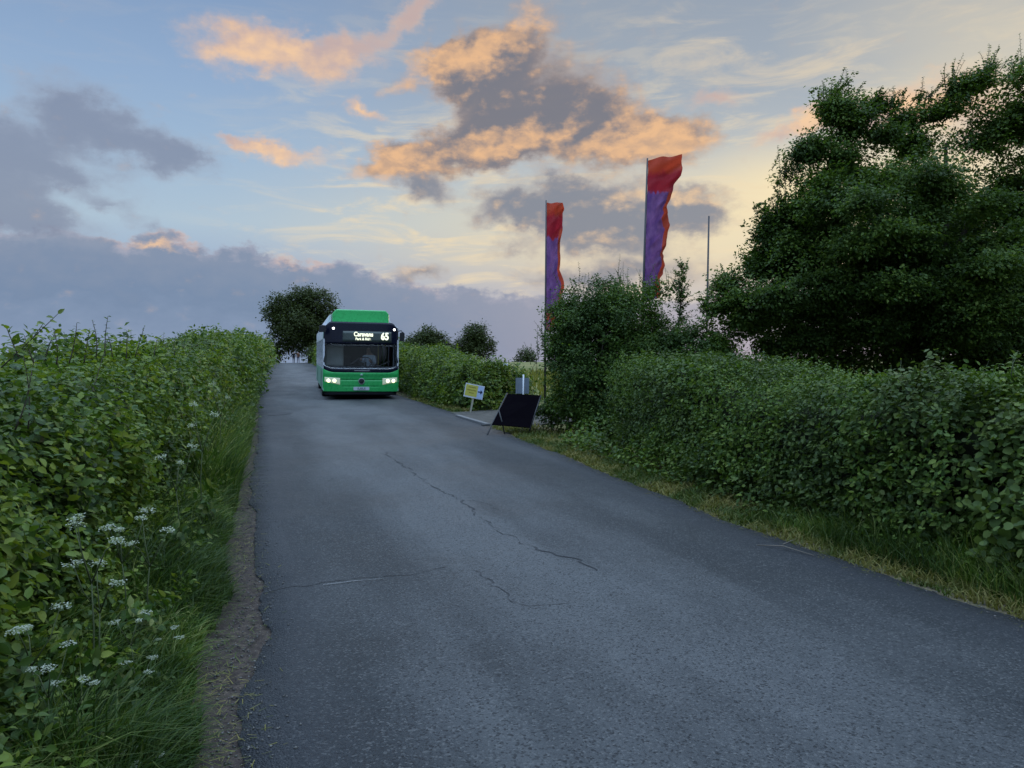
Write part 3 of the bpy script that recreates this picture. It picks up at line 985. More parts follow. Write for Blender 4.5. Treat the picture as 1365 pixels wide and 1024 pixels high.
def shoots(root, items, m, stem_mat, shape=OVATE, r0=0.004):
    mb = MB()
    LP, NM, TP, SZ = [], [], [], []
    for it in items:
        st, lp, nm, tp, sz = shoot_data(*it)
        mb.tube(st, list(np.linspace(r0, r0 * 0.35, len(st))), 5)
        LP.append(lp); NM.append(nm); TP.append(tp); SZ.append(sz)
    mb.build("shoot_stems", stem_mat, root)  # stem tubes only; the leaves form a separate mesh
    return leaves("foliage", np.concatenate(LP), np.concatenate(NM), np.concatenate(TP), np.concatenate(SZ), shape, m, root)


# --- left hedgerow
lh = empty("hedgerow", (-2.7, 4.0, 0))
INV = Matrix.Translation(-Vector(lh.location))


def rooted(o_list, root):
    """keep world positions under a root that stands away from the origin"""
    for o in o_list:
        o.matrix_parent_inverse = Matrix.Translation(-Vector(root.location)) if root.rotation_euler.z == 0 else root.matrix_basis.inverted()


def adopt(root):
    rooted([o for o in bpy.data.objects if o.parent == root], root)


tag(lh, "tall leafy wild hedgerow along the left side of the lane", "hedge")
ys = np.array([-2.5, 0, 2.96, 5.3, 8, 12.6, 22.7, 32.8, 45, 60, 85, 108, 125])
offs = np.array([0.98, 0.98, 0.96, 0.95, 0.88, 0.75, 0.6, 0.5, 0.5, 0.5, 0.5, 0.5, 0.5])
pl = [tuple(np.array([xl(y), y]) + NL * o_) for y, o_ in zip(ys, offs)]


def h_left(s):
    return np.interp(s, [0, 5, 10, 16, 25, 45, 80, 130], [1.22, 1.28, 1.38, 1.52, 1.78, 2.05, 2.25, 2.3]) + 0.10 * vnoise(np.column_stack([s * 0.8, s * 0 + 3, s * 0]), 2)


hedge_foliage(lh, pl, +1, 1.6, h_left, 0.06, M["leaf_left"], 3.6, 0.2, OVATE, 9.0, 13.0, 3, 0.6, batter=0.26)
items = []
for k in range(150):
    s = 3 + 30 * rng.uniform() ** 1.6
    at, nr, L = polyline(pl)
    b2 = at(np.array([s]))[0] - nr(np.array([s]))[0] * rng.uniform(0.15, 0.9)
    z = float(h_left(np.array([s]))[0]) - 0.05
    ln = rng.uniform(0.18, 0.45)
    items.append((np.array([b2[0], b2[1], z]), (rng.normal(0, 0.35), rng.normal(0, 0.35), 1), ln, int(rng.integers(7, 14)), rng.uniform(0.035, 0.06)))
base = AT(2, 490, 4.3)
items.append((base, AT(96, 402, 4.1) - base, 0.56, 13, 0.072, 0.03))
base = AT(20, 482, 4.4)
items.append((base, AT(52, 440, 4.4) - base, 0.28, 9, 0.085, 0.05))
base = AT(92, 485, 4.9)
items.append((base, AT(108, 432, 4.9) - base, 0.28, 10, 0.045, 0.12))
base = AT(140, 475, 5.3)
items.append((base, AT(138, 425, 5.3) - base, 0.28, 12, 0.04, 0.1))
for (u, v, u2, v2, D_, nl_, sz_) in [(25, 470, 8, 438, 4.2, 8, .07), (60, 475, 66, 440, 4.6, 8, .075), (75, 480, 84, 446, 4.5, 7, .08), (112, 478, 118, 436, 5.0, 10, .045), (128, 470, 136, 430, 5.2, 12, .035),
                                     (150, 470, 146, 440, 5.6, 8, .05), (168, 472, 172, 437, 5.9, 12, .035), (180, 470, 190, 442, 6.1, 10, .04), (205, 470, 210, 448, 6.8, 9, .05), (232, 468, 238, 450, 8.0, 8, .06), (45, 478, 30, 446, 4.3, 9, .08)]:
    b_ = AT(u, v + 6, D_)
    e_2 = AT(u2, v2, D_)
    items.append((b_, e_2 - b_, float(np.linalg.norm(e_2 - b_)), nl_ + 3, sz_))
shoots(lh, items, M["leaf_left"], M["brownstem"], OVATE, 0.0045)
adopt(lh)

# --- clipped hedge on the right
rh = empty("hedge", (2.4, 9, 0))
tag(rh, "low clipped dark green hedge along the right verge", "hedge")
pr = [(1.55, 12.0), (2.10, 9.6), (2.36, 8.3), (2.72, 6.9), (3.2, 5.6)]
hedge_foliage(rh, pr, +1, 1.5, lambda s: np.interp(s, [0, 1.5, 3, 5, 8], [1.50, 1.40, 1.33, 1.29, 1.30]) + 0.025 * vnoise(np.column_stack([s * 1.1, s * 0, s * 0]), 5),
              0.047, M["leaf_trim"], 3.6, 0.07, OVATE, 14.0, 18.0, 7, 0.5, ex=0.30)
items = []
for k in range(70):
    y = rng.uniform(5.8, 11.5)
    x = np.interp(y, [5.6, 6.9, 8.3, 9.6, 12.0], [3.2, 2.72, 2.36, 2.10, 1.55]) + rng.uniform(0.2, 1.2)
    items.append((np.array([x, y, 1.22]), (rng.normal(0, 0.3), rng.normal(0, 0.3), 1), rng.uniform(0.15, 0.32), int(rng.integers(6, 11)), 0.045))
shoots(rh, items, M["leaf_trim"], M["stem"], OVATE, 0.003)
adopt(rh)

# --- hazel end of the right hand hedge, nearest the camera
hz = empty("hazel_bush", (4.1, 4.6, 0))
tag(hz, "greyer broad leaved hazel bush nearest on the right", "bush")
ph = [(2.98, 6.2), (3.35, 5.2), (3.85, 3.8), (4.5, 2.0)]
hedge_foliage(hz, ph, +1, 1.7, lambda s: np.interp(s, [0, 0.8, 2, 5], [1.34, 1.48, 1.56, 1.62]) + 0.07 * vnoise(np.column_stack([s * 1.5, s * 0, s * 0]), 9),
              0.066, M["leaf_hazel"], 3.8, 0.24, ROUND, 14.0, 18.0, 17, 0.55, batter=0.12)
items = []
for k in range(46):
    s = rng.uniform(0.2, 4)
    y = 6.1 - s * 0.94
    x = np.interp(y, [2.0, 3.8, 5.2, 6.2], [4.5, 3.85, 3.35, 2.98]) + rng.uniform(0.1, 1.3)
    items.append((np.array([x, y, 1.42]), (rng.normal(0, 0.35), rng.normal(0, 0.35), 1), rng.uniform(0.18, 0.42), int(rng.integers(6, 12)), rng.uniform(0.05, 0.075)))
shoots(hz, items, M["leaf_hazel"], M["stem"], OVATE, 0.004)
adopt(hz)

# --- hedge beyond the entrance, turning in at the gate
fh = empty("hedge", (-1.6, 22.5, 0))
tag(fh, "far hedge behind the yellow sign running up the right of the lane", "hedge")
pf = [(-27.3, 108), (-19.2, 80), (-10.3, 50), (-2.95, 26.2), (-1.45, 21.6), (-1.0, 21.1), (-0.55, 21.6), (0.1, 23.4), (0.6, 25.0)]


def h_far(s):
    at, nr, L = polyline(pf)
    D = at(s)[:, 1]
    v = np.interp(D, [20, 22, 26, 50, 108], [0.98, 1.08, 1.48, 1.88, 2.3])
    e = L - s
    return v * np.interp(e, [0, 0.6, 2.2, 3.2], [0.74, 0.82, 0.95, 1.0]) + 0.08 * vnoise(np.column_stack([s * 0.7, s * 0, s * 0]), 6)


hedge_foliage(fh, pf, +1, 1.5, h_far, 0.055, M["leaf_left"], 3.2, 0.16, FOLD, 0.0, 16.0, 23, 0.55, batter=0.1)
adopt(fh)


# ------------------------------------------------------------------ crowns
def crown(root, lobes, n_spray, n_leaf, spray_len, leaf, m, bias=(0, 0, 0.25), shape=QUAD, inner=0.25, bark=None, lift=0.1, flat=0.0, gap=0.0, gapscale=0.8, seed=0, name="crown", wobble=0.2, clump=0, clump_r=0.5, clump_f=0.78, clump_z=0.6):
    """lobes: (x, y, z, rx, ry, rz, weight); sprays of leaves through the outer shell of each"""
    L = np.array([l[:6] for l in lobes], float)
    wt = np.array([(l[3] * l[5] + l[3] * l[4]) * (l[6] if len(l) > 6 else 1) for l in lobes], float)
    idx = rng.choice(len(L), n_spray, p=wt / wt.sum())
    d = unit(rng.normal(0, 1, (n_spray, 3)))
    rad = np.where(rng.uniform(0, 1, n_spray) < inner, rng.uniform(0.3, 0.8, n_spray), rng.uniform(0.78, 1.06, n_spray))
    c = L[idx, :3] + d * L[idx, 3:6] * rad[:, None]
    c = c + np.column_stack([vnoise(c * 1.3, seed + 1), vnoise(c * 1.3, seed + 2), vnoise(c * 1.3, seed + 3)]) * L[idx, 3:6] * wobble
    if clump:
        # most sprays gather round the ends of boughs, with gaps between
        nb = n_spray // clump
        bi = rng.choice(n_spray, nb, replace=False)
        who = rng.integers(0, nb, n_spray)
        g_ = rng.uniform(0, 1, n_spray) < clump_f
        cb, db, ib = c[bi][who], d[bi][who], idx[bi][who]
        rr = np.minimum(L[ib, 3] * 0.34, clump_r)[:, None]
        off = rng.normal(0, 0.5, (n_spray, 3)) * np.array([1.15, 1.0, clump_z]) + (np.array(bias) + db * 0.4) * rng.uniform(-0.2, 1.1, (n_spray, 1))
        c = np.where(g_[:, None], cb + off * rr, c)
        d = np.where(g_[:, None], unit(db + off * 0.7), d)
        idx = np.where(g_, ib, idx)
    if gap:
        keep = vnoise(c * gapscale, seed + 11) > -1 + 2 * gap * 0.5 + 0
        c, d, idx = c[keep], d[keep], idx[keep]
    n = len(c)
    ax = unit(d * 0.75 + np.array(bias) + rng.normal(0, 0.35, (n, 3)))
    t_ = rng.uniform(-0.3, 1, (n, n_leaf))
    wob = rng.normal(0, 1, (n, n_leaf, 3))
    sl = spray_len * rng.uniform(0.6, 1.4, (n, 1, 1))
    pos = c[:, None] + ax[:, None] * t_[..., None] * sl + wob * sl * (0.26 - 0.12 * t_[..., None]) * np.array([1, 1, 1 - flat])
    tip = ax[:, None] * 0.8 + wob * 0.7 + np.array([0, 0, -0.15])
    nm = np.array([0, 0, 0.8]) + rng.normal(0, 0.55, (n, n_leaf, 3)) + d[:, None] * 0.4
    sz = leaf * rng.uniform(0.6, 1.3, (n, n_leaf))
    return leaves(name, pos.reshape(-1, 3), nm.reshape(-1, 3), tip.reshape(-1, 3), sz.ravel(), shape, m, root)


def limbs(root, foot, fork, lobes, r, m, name="trunk", n=7):
    mb = MB()
    foot, fork = Vector(foot), Vector(fork)
    mb.tube([foot, foot.lerp(fork, 0.5) + Vector((0.04, 0.03, 0)), fork], [r * 1.25, r, r * 0.9], 10)
    mb.build(name, m, root)
    lb = MB()
    for l in lobes:
        e = fork.lerp(Vector(l[:3]), 0.8)
        midp = fork.lerp(e, 0.5) + Vector((rng.normal(0, 0.08), rng.normal(0, 0.08), 0.12)) * (e - fork).length * 0.6
        lb.tube([fork, midp, e], [r * 0.55, r * 0.32, r * 0.12], n)
    lb.build("limbs", m, root)


def lobe(u, v, r, D, w=1.0, dy=0.0, ry=None, rz=None):
    p = AT(u, v, D + dy)
    k = (D + dy) / FPX
    return (p[0], p[1], p[2], r * k, (ry or r) * k, (rz or r) * k, w)


# --- the big tree on the right
bt = empty("tree", (8.2, 15.2, 0))
tag(bt, "big broad dark tree rising over the hedge on the right", "tree")
TD = 15.0
def lobes_shrunk(ls, k, px_off, D, drop=0.0):
    """smaller balls: the sprays reach out past them"""
    o = px_off * D / FPX
    return [(l[0], l[1], l[2] - drop) + tuple(max(r * k - o, 0.12) for r in l[3:6]) + (l[6],) for l in ls]


TL = [lobe(965, 415, 46, TD, 2.0), lobe(1000, 385, 52, TD, 2.0), lobe(1020, 425, 46, TD, 2.0), lobe(1040, 330, 46, TD, 1.4), lobe(1075, 430, 46, TD, 1.6), lobe(1050, 365, 66, TD, 1.5, -0.5), lobe(1062, 305, 50, TD, 0.9), lobe(1052, 240, 32, TD, 1.4), lobe(1090, 265, 48, TD),
      lobe(1082, 195, 34, TD, 1.8), lobe(1118, 195, 46, TD, 1.8), lobe(1115, 130, 34, TD, 2.2), lobe(1120, 160, 36, TD, 2.0), lobe(1160, 160, 36, TD, 1.5), lobe(1150, 290, 85, TD, 1, -0.8), lobe(1140, 380, 85, TD, 1, -0.6),
      lobe(1165, 220, 62, TD), lobe(1215, 165, 42, TD, 1.2), lobe(1222, 240, 82, TD, 1, -0.7), lobe(1240, 335, 95, TD, 1.1, -0.8), lobe(1220, 410, 80, TD, 1, -0.5),
      lobe(1278, 150, 44, TD, 1.1), lobe(1268, 108, 20, TD, 0.6), lobe(1325, 115, 44, TD), lobe(1330, 185, 66, TD, 1.0), lobe(1310, 395, 90, TD, 1, -0.6), lobe(1335, 265, 80, TD, 0.35, 0.3),
      lobe(1375, 130, 60, TD), lobe(1410, 210, 85, TD, 0.6), lobe(1420, 310, 100, TD, 0.4), lobe(1420, 400, 85, TD), lobe(1480, 180, 80, TD, 0.5), lobe(1500, 290, 100, TD, 0.5), lobe(1490, 390, 80, TD),
      lobe(1570, 260, 90, TD), lobe(1570, 360, 80, TD),
      lobe(1150, 330, 120, TD, 0.7, 2.2), lobe(1290, 260, 120, TD, 0.12, 2.4), lobe(1400, 330, 120, TD, 0.25, 2.4), lobe(1250, 400, 110, TD, 0.7, 2.0), lobe(1080, 400, 80, TD, 0.6, 1.6)]
TL = lobes_shrunk(TL, 0.92, 11, TD, 0.12)
crown(bt, TL, 24000, 28, 0.30, 0.068, M["leaf_tree"], (0.5, 0, 0.30), FOLD, 0.22, flat=0.6, seed=3, wobble=0.14, clump=85, clump_r=0.80, clump_f=0.86, clump_z=0.42)
limbs(bt, (8.2, 15.4, -0.02), (8.3, 15.4, 1.5), TL[4::2], 0.24, M["bark"])
# twigs that stand out of the outline
items = []
for (u, v, du, dv, ln) in [(1112, 122, 14, -22, .5), (1098, 135, -2, -26, .4), (1052, 232, -2, -26, .45), (1022, 278, -8, -14, .3), (1040, 262, -4, -24, .35), (1066, 212, 2, -18, .3), (1158, 140, 12, -20, .5),
                          (1268, 112, 0, -24, .5), (1282, 118, 6, -18, .4), (1322, 92, 4, -18, .5), (1345, 88, 10, -12, .5), (1226, 130, 10, -16, .4), (945, 405, -8, -8, .3), (960, 378, -6, -14, .35), (1190, 135, 16, -22, .35)]:
    for k in range(16):
        b = AT(u + rng.normal(0, 9), v + rng.normal(12, 9), TD + rng.normal(0, 0.15))
        e = AT(u + du * 1.2 + rng.normal(3, 9), v + dv * 1.1 + rng.normal(0, 8), TD + rng.normal(0, 0.2))
        items.append((b, e - b, ln * rng.uniform(0.5, 1.25), 26, 0.062))
shoots(bt, items, M["leaf_tree"], M["brownstem"], FOLD, 0.008)
adopt(bt)

# --- tall bush at the entrance corner
tb = empty("bush", (1.6, 15.2, 0))
tag(tb, "tall rounded green bush beside the black board, flags behind it", "bush")
BD = 15.4
BL = [lobe(760, 540, 46, BD, 1, 0, 40), lobe(748, 490, 36, BD), lobe(770, 430, 44, BD), lobe(762, 395, 24, BD, 0.9), lobe(812, 402, 36, BD), lobe(828, 455, 62, BD, 1, -0.3), lobe(852, 400, 34, BD),
      lobe(882, 385, 20, BD, 0.9), lobe(800, 520, 62, BD, 1, -0.6), lobe(860, 520, 60, BD - 1.4), lobe(880, 455, 44, BD, 1.8), lobe(735, 545, 26, BD, 1, -0.2), lobe(738, 460, 26, BD, 0.9),
      lobe(925, 468, 44, BD - 0.5, 2.2), lobe(910, 520, 50, BD - 2.2), lobe(820, 560, 40, BD - 1.2), lobe(790, 450, 70, BD, 0.8, 1.3), lobe(952, 478, 32, BD - 0.5, 2.0)]
BL = lobes_shrunk(BL, 0.9, 7, BD, 0.04)
crown(tb, BL, 6000, 18, 0.19, 0.05, M["leaf_bush"], (0.05, 0, 0.35), OVATE, 0.15, seed=5, name="foliage", clump=24, clump_r=0.3)
crown(tb, [(l[0], l[1], l[2], l[3] * 0.8, l[4] * 0.8, l[5] * 0.8, 1) for l in BL], 1200, 18, 0.18, 0.075, M["leaf_bush"], (0, 0, 0.2), QUAD, 0.4, seed=6, name="inner_foliage")
items = []
for (u, v) in [(698, 478), (712, 450), (722, 436), (748, 385), (775, 375), (812, 376), (850, 378), (868, 376), (878, 370), (895, 372), (960, 462), (700, 470), (708, 458), (716, 445), (755, 378), (765, 375), (820, 374), (826, 372), (842, 375), (884, 372), (890, 368), (800, 380), (735, 420), (945, 452)]:
    for k in range(3):
        b = AT(u + 10 + rng.normal(0, 6), v + 14 + rng.normal(0, 6), BD)
        items.append((b, (rng.normal(-0.15, 0.3), rng.normal(0, 0.3), 1), rng.uniform(0.22, 0.48), 17, 0.045))
shoots(tb, items, M["leaf_bush"], M["brownstem"], OVATE, 0.005)
mbt = MB()
for k in range(7):
    a_ = rng.uniform(0, 6.28)
    mbt.tube([(1.6 + 0.2 * math.cos(a_), 15.4 + 0.2 * math.sin(a_), -0.02), (1.6 + 0.5 * math.cos(a_), 15.4 + 0.5 * math.sin(a_), 0.9), (1.6 + 0.8 * math.cos(a_), 15.5 + 0.7 * math.sin(a_), 1.9)], [0.035, 0.025, 0.01], 6)
mbt.build("stems", M["bark"], tb)
adopt(tb)

# --- loose sapling right of the bush
sp_ = empty("sapling", (3.35, 16.0, 0))
tag(sp_, "thin airy sapling standing between the bush and the bare pole", "sapling")
items = []
top = AT(912, 352, 16.0)
bot = np.array([3.4, 16.0, 0.0])
mbt = MB()
mbt.tube([bot, AT(905, 430, 16.0), top], [0.02, 0.012, 0.004], 6)
mbt.build("trunk", M["bark"], sp_)
for k in range(80):
    t_ = rng.uniform(0.0, 1.0)
    p = AT(905 + 7 * t_, 445 - 90 * t_, 16.0)
    items.append((p, (rng.normal(0, 1), rng.normal(0, 1), 0.9), rng.uniform(0.25, 0.55) * (1.15 - 0.6 * t_), 15, 0.066))
shoots(sp_, items, M["leaf_bush"], M["brownstem"], OVATE, 0.003)
adopt(sp_)

# --- rough growth under the tree behind the hedge
ub = empty("undergrowth", (7.0, 11.5, 0))
tag(ub, "scrubby dark undergrowth below the big tree", "undergrowth", kind="stuff")
UL = [(5.0, 14.6, 0.7, 0.5, 0.5, 0.75), (5.9, 15.2, 1.0, 0.9, 0.7, 1.0), (7.2, 15.6, 1.1, 1.2, 0.8, 1.2), (8.8, 15.4, 1.2, 1.3, 0.8, 1.3), (10.4, 15.2, 1.2, 1.4, 0.8, 1.3), (12.2, 14.8, 1.2, 1.5, 0.8, 1.3), (14.0, 14.4, 1.2, 1.5, 0.8, 1.3),
      (6.6, 12.2, 0.5, 0.9, 0.6, 0.55), (8.6, 12.0, 0.6, 1.2, 0.6, 0.65), (5.0, 12.0, 0.45, 0.6, 0.5, 0.5), (8.8, 17.0, 1.2, 3.5, 0.9, 1.2)]
crown(ub, UL, 6500, 18, 0.22, 0.085, M["leaf_trim"], (0, 0, 0.5), QUAD, 0.3, seed=8, name="foliage")
adopt(ub)


# --- distant trees
def far_tree(name, label, u, vtop, half, D, base_v, lobes_px, leaf, n, seedv, trunk_u, group=None):
    foot = AT(trunk_u, HV, D)
    gz = float(ground_z(foot[0], foot[1]))
    r = empty(name, (foot[0], foot[1], gz))
    tag(r, label, "tree", group)
    Ls = [lobe(a, b, rr * 0.92, D, w_, dy) for (a, b, rr, w_, dy) in lobes_px]
    crown(r, Ls, n, 14, leaf * 3.0, leaf, M["leaf_far"], (0, 0, 0.3), QUAD, 0.25, seed=seedv)
    topz = AT(u, (vtop + base_v) / 2, D)
    limbs(r, (foot[0], foot[1], gz - 0.05), (foot[0] + 0.1, foot[1], gz + (topz[2] - gz) * 0.45), Ls, 0.012 * half * D / FPX * 3.2, M["bark"], n=6)
    adopt(r)
    return r


far_tree("tree", "large round tree at the crest of the lane behind the bus", 400, 388, 50, 124, 480,
         [(388, 415, 22, 1, 0), (412, 408, 22, 1, 0), (428, 408, 18, 1, 0), (436, 422, 14, 1, 0), (372, 410, 15, .9, 0), (364, 418, 12, .8, 0), (356, 418, 8, .5, 0), (375, 432, 19, 1, 0), (400, 435, 26, 1.1, -2), (424, 438, 20, 1, 0), (440, 440, 12, 1, 0),
          (378, 452, 15, .8, 0), (404, 456, 19, 1, -1), (425, 458, 18, 1, 0), (372, 466, 11, .8, 0), (366, 474, 9, .8, 0), (384, 464, 8, .6, 0), (404, 398, 14, 1, 0), (430, 474, 16, 1, 0)], 0.34, 2600, 31, 412)
far_tree("tree", "low wide distant tree just right of the bus", 570, 441, 28, 92, 470,
         [(570, 456, 15, 1, 0), (556, 459, 12, 1, 0), (584, 461, 12, 1, 0), (572, 449, 9, 1, 0), (592, 468, 8, 1, 0), (546, 464, 10, 1, 0)], 0.24, 800, 33, 570)
far_tree("tree", "pointed distant tree with sky gaps behind the hedge", 632, 436, 28, 92, 475,
         [(632, 449, 13, 1, 0), (640, 447, 10, 1, 0), (622, 458, 13, .9, 0), (644, 460, 13, .9, 0), (612, 464, 9, 1, 0), (652, 468, 8, 1, 0), (632, 466, 14, .9, 0)], 0.22, 800, 35, 632)
far_tree("tree", "tiny distant tree on the field between hedge and flags", 702, 468, 9, 140, 480,
         [(700, 475, 7, 1, 0), (708, 478, 6, 1, 0), (693, 479, 5, 1, 0)], 0.3, 160, 37, 701)
far_tree("tree", "low dark tree beside the crest, half hidden by the bus", 425, 462, 20, 112, 485,
         [(418, 474, 9, 1, 0), (428, 470, 10, 1, 0), (438, 470, 12, 1, 0), (426, 480, 9, 1, 0)], 0.26, 500, 39, 428)


# ------------------------------------------------------------------ grass
def scatter_left(n, y0, y1, o0, o1, power=1.7):
    y = y0 + (y1 - y0) * rng.uniform(0, 1, n) ** power
    off = rng.uniform(0, 1, n) * (o1 - o0) + o0
    p = np.column_stack([xl(y), y]) + NL * off[:, None]
    return np.column_stack([p, ground_z(p[:, 0], p[:, 1])]), off


def grass_edge(y):
    return np.interp(y, [0, 3, 5, 7.4, 12.6, 20, 40, 100], [0.23, 0.23, 0.21, 0.20, 0.15, 0.1, 0.08, 0.08])


n = 60000
y = 1.2 + 30 * rng.uniform(0, 1, n) ** 2.0
off = grass_edge(y) + np.abs(rng.normal(0, 0.42, n)) + jit(y, 2.2, 0.06, 41)
p = np.column_stack([xl(y), y]) + NL * off[:, None]
b = np.column_stack([p, ground_z(p[:, 0], p[:, 1])])
h = rng.uniform(0.16, 0.58, n) * np.interp(off - grass_edge(y), [0, 0.12, 0.5, 1.2], [0.28, 0.55, 0.95, 1.2]) * (1 + 0.45 * vnoise(b * 2.6, 44))
ang = rng.uniform(0, 2 * math.pi, n)
ln_ = np.stack([np.cos(ang), np.sin(ang)], 1) * (h * rng.uniform(0.2, 1.15, n))[:, None] + NR[None] * (h * 0.22)[:, None]
gl_ = blades("grass", b, h, 0.0035 + 0.0015 * rng.uniform(0, 1, n) + 0.0005 * y, ln_, M["grass"])
tag(gl_, "long green grass of the left verge", "grass", kind="stuff")

n = 26000
y = 2.5 + 24 * rng.uniform(0, 1, n) ** 1.6
off = np.abs(rng.normal(0.2, 0.32, n)) + jit(y, 1.7, 0.08, 43)
p = np.column_stack([xr(y), y]) + NR * off[:, None]
kp = ~((y > 16.4) & (y < 20.6))
p, y, off = p[kp], y[kp], off[kp]
n = len(p)
h = rng.uniform(0.03, 0.13, n) * np.interp(off, [0, 0.1, 0.5], [0.5, 0.9, 1.5])
ang = rng.uniform(0, 2 * math.pi, n)
ln_ = np.stack([np.cos(ang), np.sin(ang)], 1) * (h * rng.uniform(0.4, 1.3, n))[:, None]
gr_ = blades("grass", np.column_stack([p, ground_z(p[:, 0], p[:, 1])]), h, 0.003 + 0.0007 * y, ln_, M["dry_grass"])
tag(gr_, "short straw coloured grass of the right verge", "grass", kind="stuff")

n = 9000
y = 2.0 + 5.2 * rng.uniform(0, 1, n)
off = 0.22 + np.abs(rng.normal(0.22, 0.2, n))
p = np.column_stack([xr(y), y]) + NR * off[:, None]
h = rng.uniform(0.10, 0.58, n) * np.interp(y, [2, 5.5, 7.2], [1.0, 1.0, 0.45]) * np.interp(off, [0.2, 0.6], [0.5, 1.1])
ang = rng.uniform(0, 2 * math.pi, n)
ln_ = np.stack([np.cos(ang), np.sin(ang)], 1) * (h * rng.uniform(0.2, 0.9, n))[:, None]
gt_ = blades("grass", np.column_stack([p, np.zeros(n)]), h, np.full(n, 0.0045), ln_, M["grass"])
tag(gt_, "taller dark green grass below the hazel bush", "grass", kind="stuff")

n = 9000                                                     # meadow seen through the gateway and over the clipped hedge
y = rng.uniform(20, 60, n)
x = np.interp(rng.uniform(0, 1, n), [0, 1], [-0.5, 1]) * y * 0.42 + 1.6
kp = (x > 0.9 + 0 * y) | (y > 30)
kp &= x > (-0.303 * y + 8)
x, y = x[kp], y[kp]
n = len(x)
h = rng.uniform(0.25, 0.6, n)
ang = rng.uniform(0, 2 * math.pi, n)
ln_ = np.stack([np.cos(ang), np.sin(ang)], 1) * (h * rng.uniform(0.1, 0.5, n))[:, None]
gm_ = blades("meadow_grass", np.column_stack([x, y, np.zeros(n)]), h, 0.012 + 0.0006 * y, ln_, M["meadow"])
tag(gm_, "pale yellow tall grass of the field beyond the gateway", "grass", kind="stuff")

def herbs(name, label, n, y0, y1, lefty, o0, o1, hmax, leaf, m):
    y = y0 + (y1 - y0) * rng.uniform(0, 1, n) ** 1.8
    q = rng.uniform(0, 1, n)
    ed = grass_edge(y) if lefty else np.full(n, 0.12)
    off = ed + o0 + (o1 - o0) * q
    p = (np.column_stack([xl(y), y]) + NL * off[:, None]) if lefty else (np.column_stack([xr(y), y]) + NR * off[:, None])
    z = hmax * (0.15 + 0.85 * q) * rng.uniform(0.25, 1.0, n)
    c = np.column_stack([p, z + ground_z(p[:, 0], p[:, 1])])
    K = 9
    ax = unit(np.column_stack([rng.normal(0, 0.5, (n, 2)), np.full(n, 0.8)]) + np.append(NR if lefty else NL, 0) * 0.3)
    tk = rng.uniform(-0.5, 1, (n, K, 1))
    s_ = leaf * (1 + np.maximum(y - 5, 0) / 12)
    wob = rng.normal(0, 1, (n, K, 3))
    pos = c[:, None] + ax[:, None] * tk * (s_ * 3)[:, None, None] + wob * (s_ * 0.9)[:, None, None] * np.array([1, 1, 0.6])
    pos[..., 2] = np.maximum(pos[..., 2], 0.02)
    o = leaves(name, pos.reshape(-1, 3), (np.array([0, 0, 0.9]) + rng.normal(0, 0.5, (n, K, 3))).reshape(-1, 3), (wob + ax[:, None] * 0.4).reshape(-1, 3),
               (s_[:, None] * rng.uniform(0.5, 1.3, (n, K))).ravel(), OVATE, m)
    tag(o, label, "ground cover", kind="stuff")


herbs("ground_cover", "low mixed weeds and nettles at the foot of the left hedgerow", 3000, 1.6, 26, True, 0.22, 1.0, 0.72, 0.045, M["leaf_left"])
herbs("ground_cover", "low dark weeds at the foot of the right hedge", 1500, 2.4, 13, False, 0.30, 0.80, 0.42, 0.045, M["leaf_trim"])
# taller stalks along the far hedgerow
n = 9000
y = 8 + 70 * rng.uniform(0, 1, n) ** 1.6
off = 0.15 + np.abs(rng.normal(0.3, 0.22, n))
p = np.column_stack([xl(y), y]) + NL * off[:, None]
h = rng.uniform(0.3, 1.0, n) * np.interp(off, [0.1, 0.6], [0.5, 1.1])
ang = rng.uniform(0, 2 * math.pi, n)
ln_ = np.stack([np.cos(ang), np.sin(ang)], 1) * (h * rng.uniform(0.1, 0.6, n))[:, None] + NR[None] * (h * 0.2)[:, None]
tag(blades("grass", np.column_stack([p, ground_z(p[:, 0], p[:, 1])]), h, 0.003 + 0.0006 * y, ln_, M["grass"]), "tall mixed stalks along the far left hedgerow", "grass", kind="stuff")

# straw and litter lying on the bare strips
n = 7000
y = 1.6 + 16 * rng.uniform(0, 1, n) ** 1.8
off = rng.normal(0.18, 0.12, n)
p = np.column_stack([xl(y), y]) + NL * off[:, None]
n2 = 2600
y2 = 3.0 + 14 * rng.uniform(0, 1, n2)
p2 = np.column_stack([xr(y2), y2]) + NR * rng.uniform(-0.12, 0.35, n2)[:, None]
p = np.concatenate([p, p2])
n = len(p)
ang = rng.uniform(0, 2 * math.pi, n)
ln_ = rng.uniform(0.008, 0.06, n) ** 1.0
d2 = np.column_stack([np.cos(ang), np.sin(ang), np.zeros(n)])
lt = leaves("litter", np.column_stack([p, np.full(n, 0.026)]), np.column_stack([rng.normal(0, .2, n), rng.normal(0, .2, n), np.ones(n)]), d2, ln_,
            (np.array([(0, -.04, 0.01), (1, -.03, 0.05), (1, .03, 0.05), (0, .04, 0.01)]), [(0, 1, 2, 3)]), M["dry_grass"])
tag(lt, "dry straw and leaf litter along the road edges", "litter", kind="stuff")

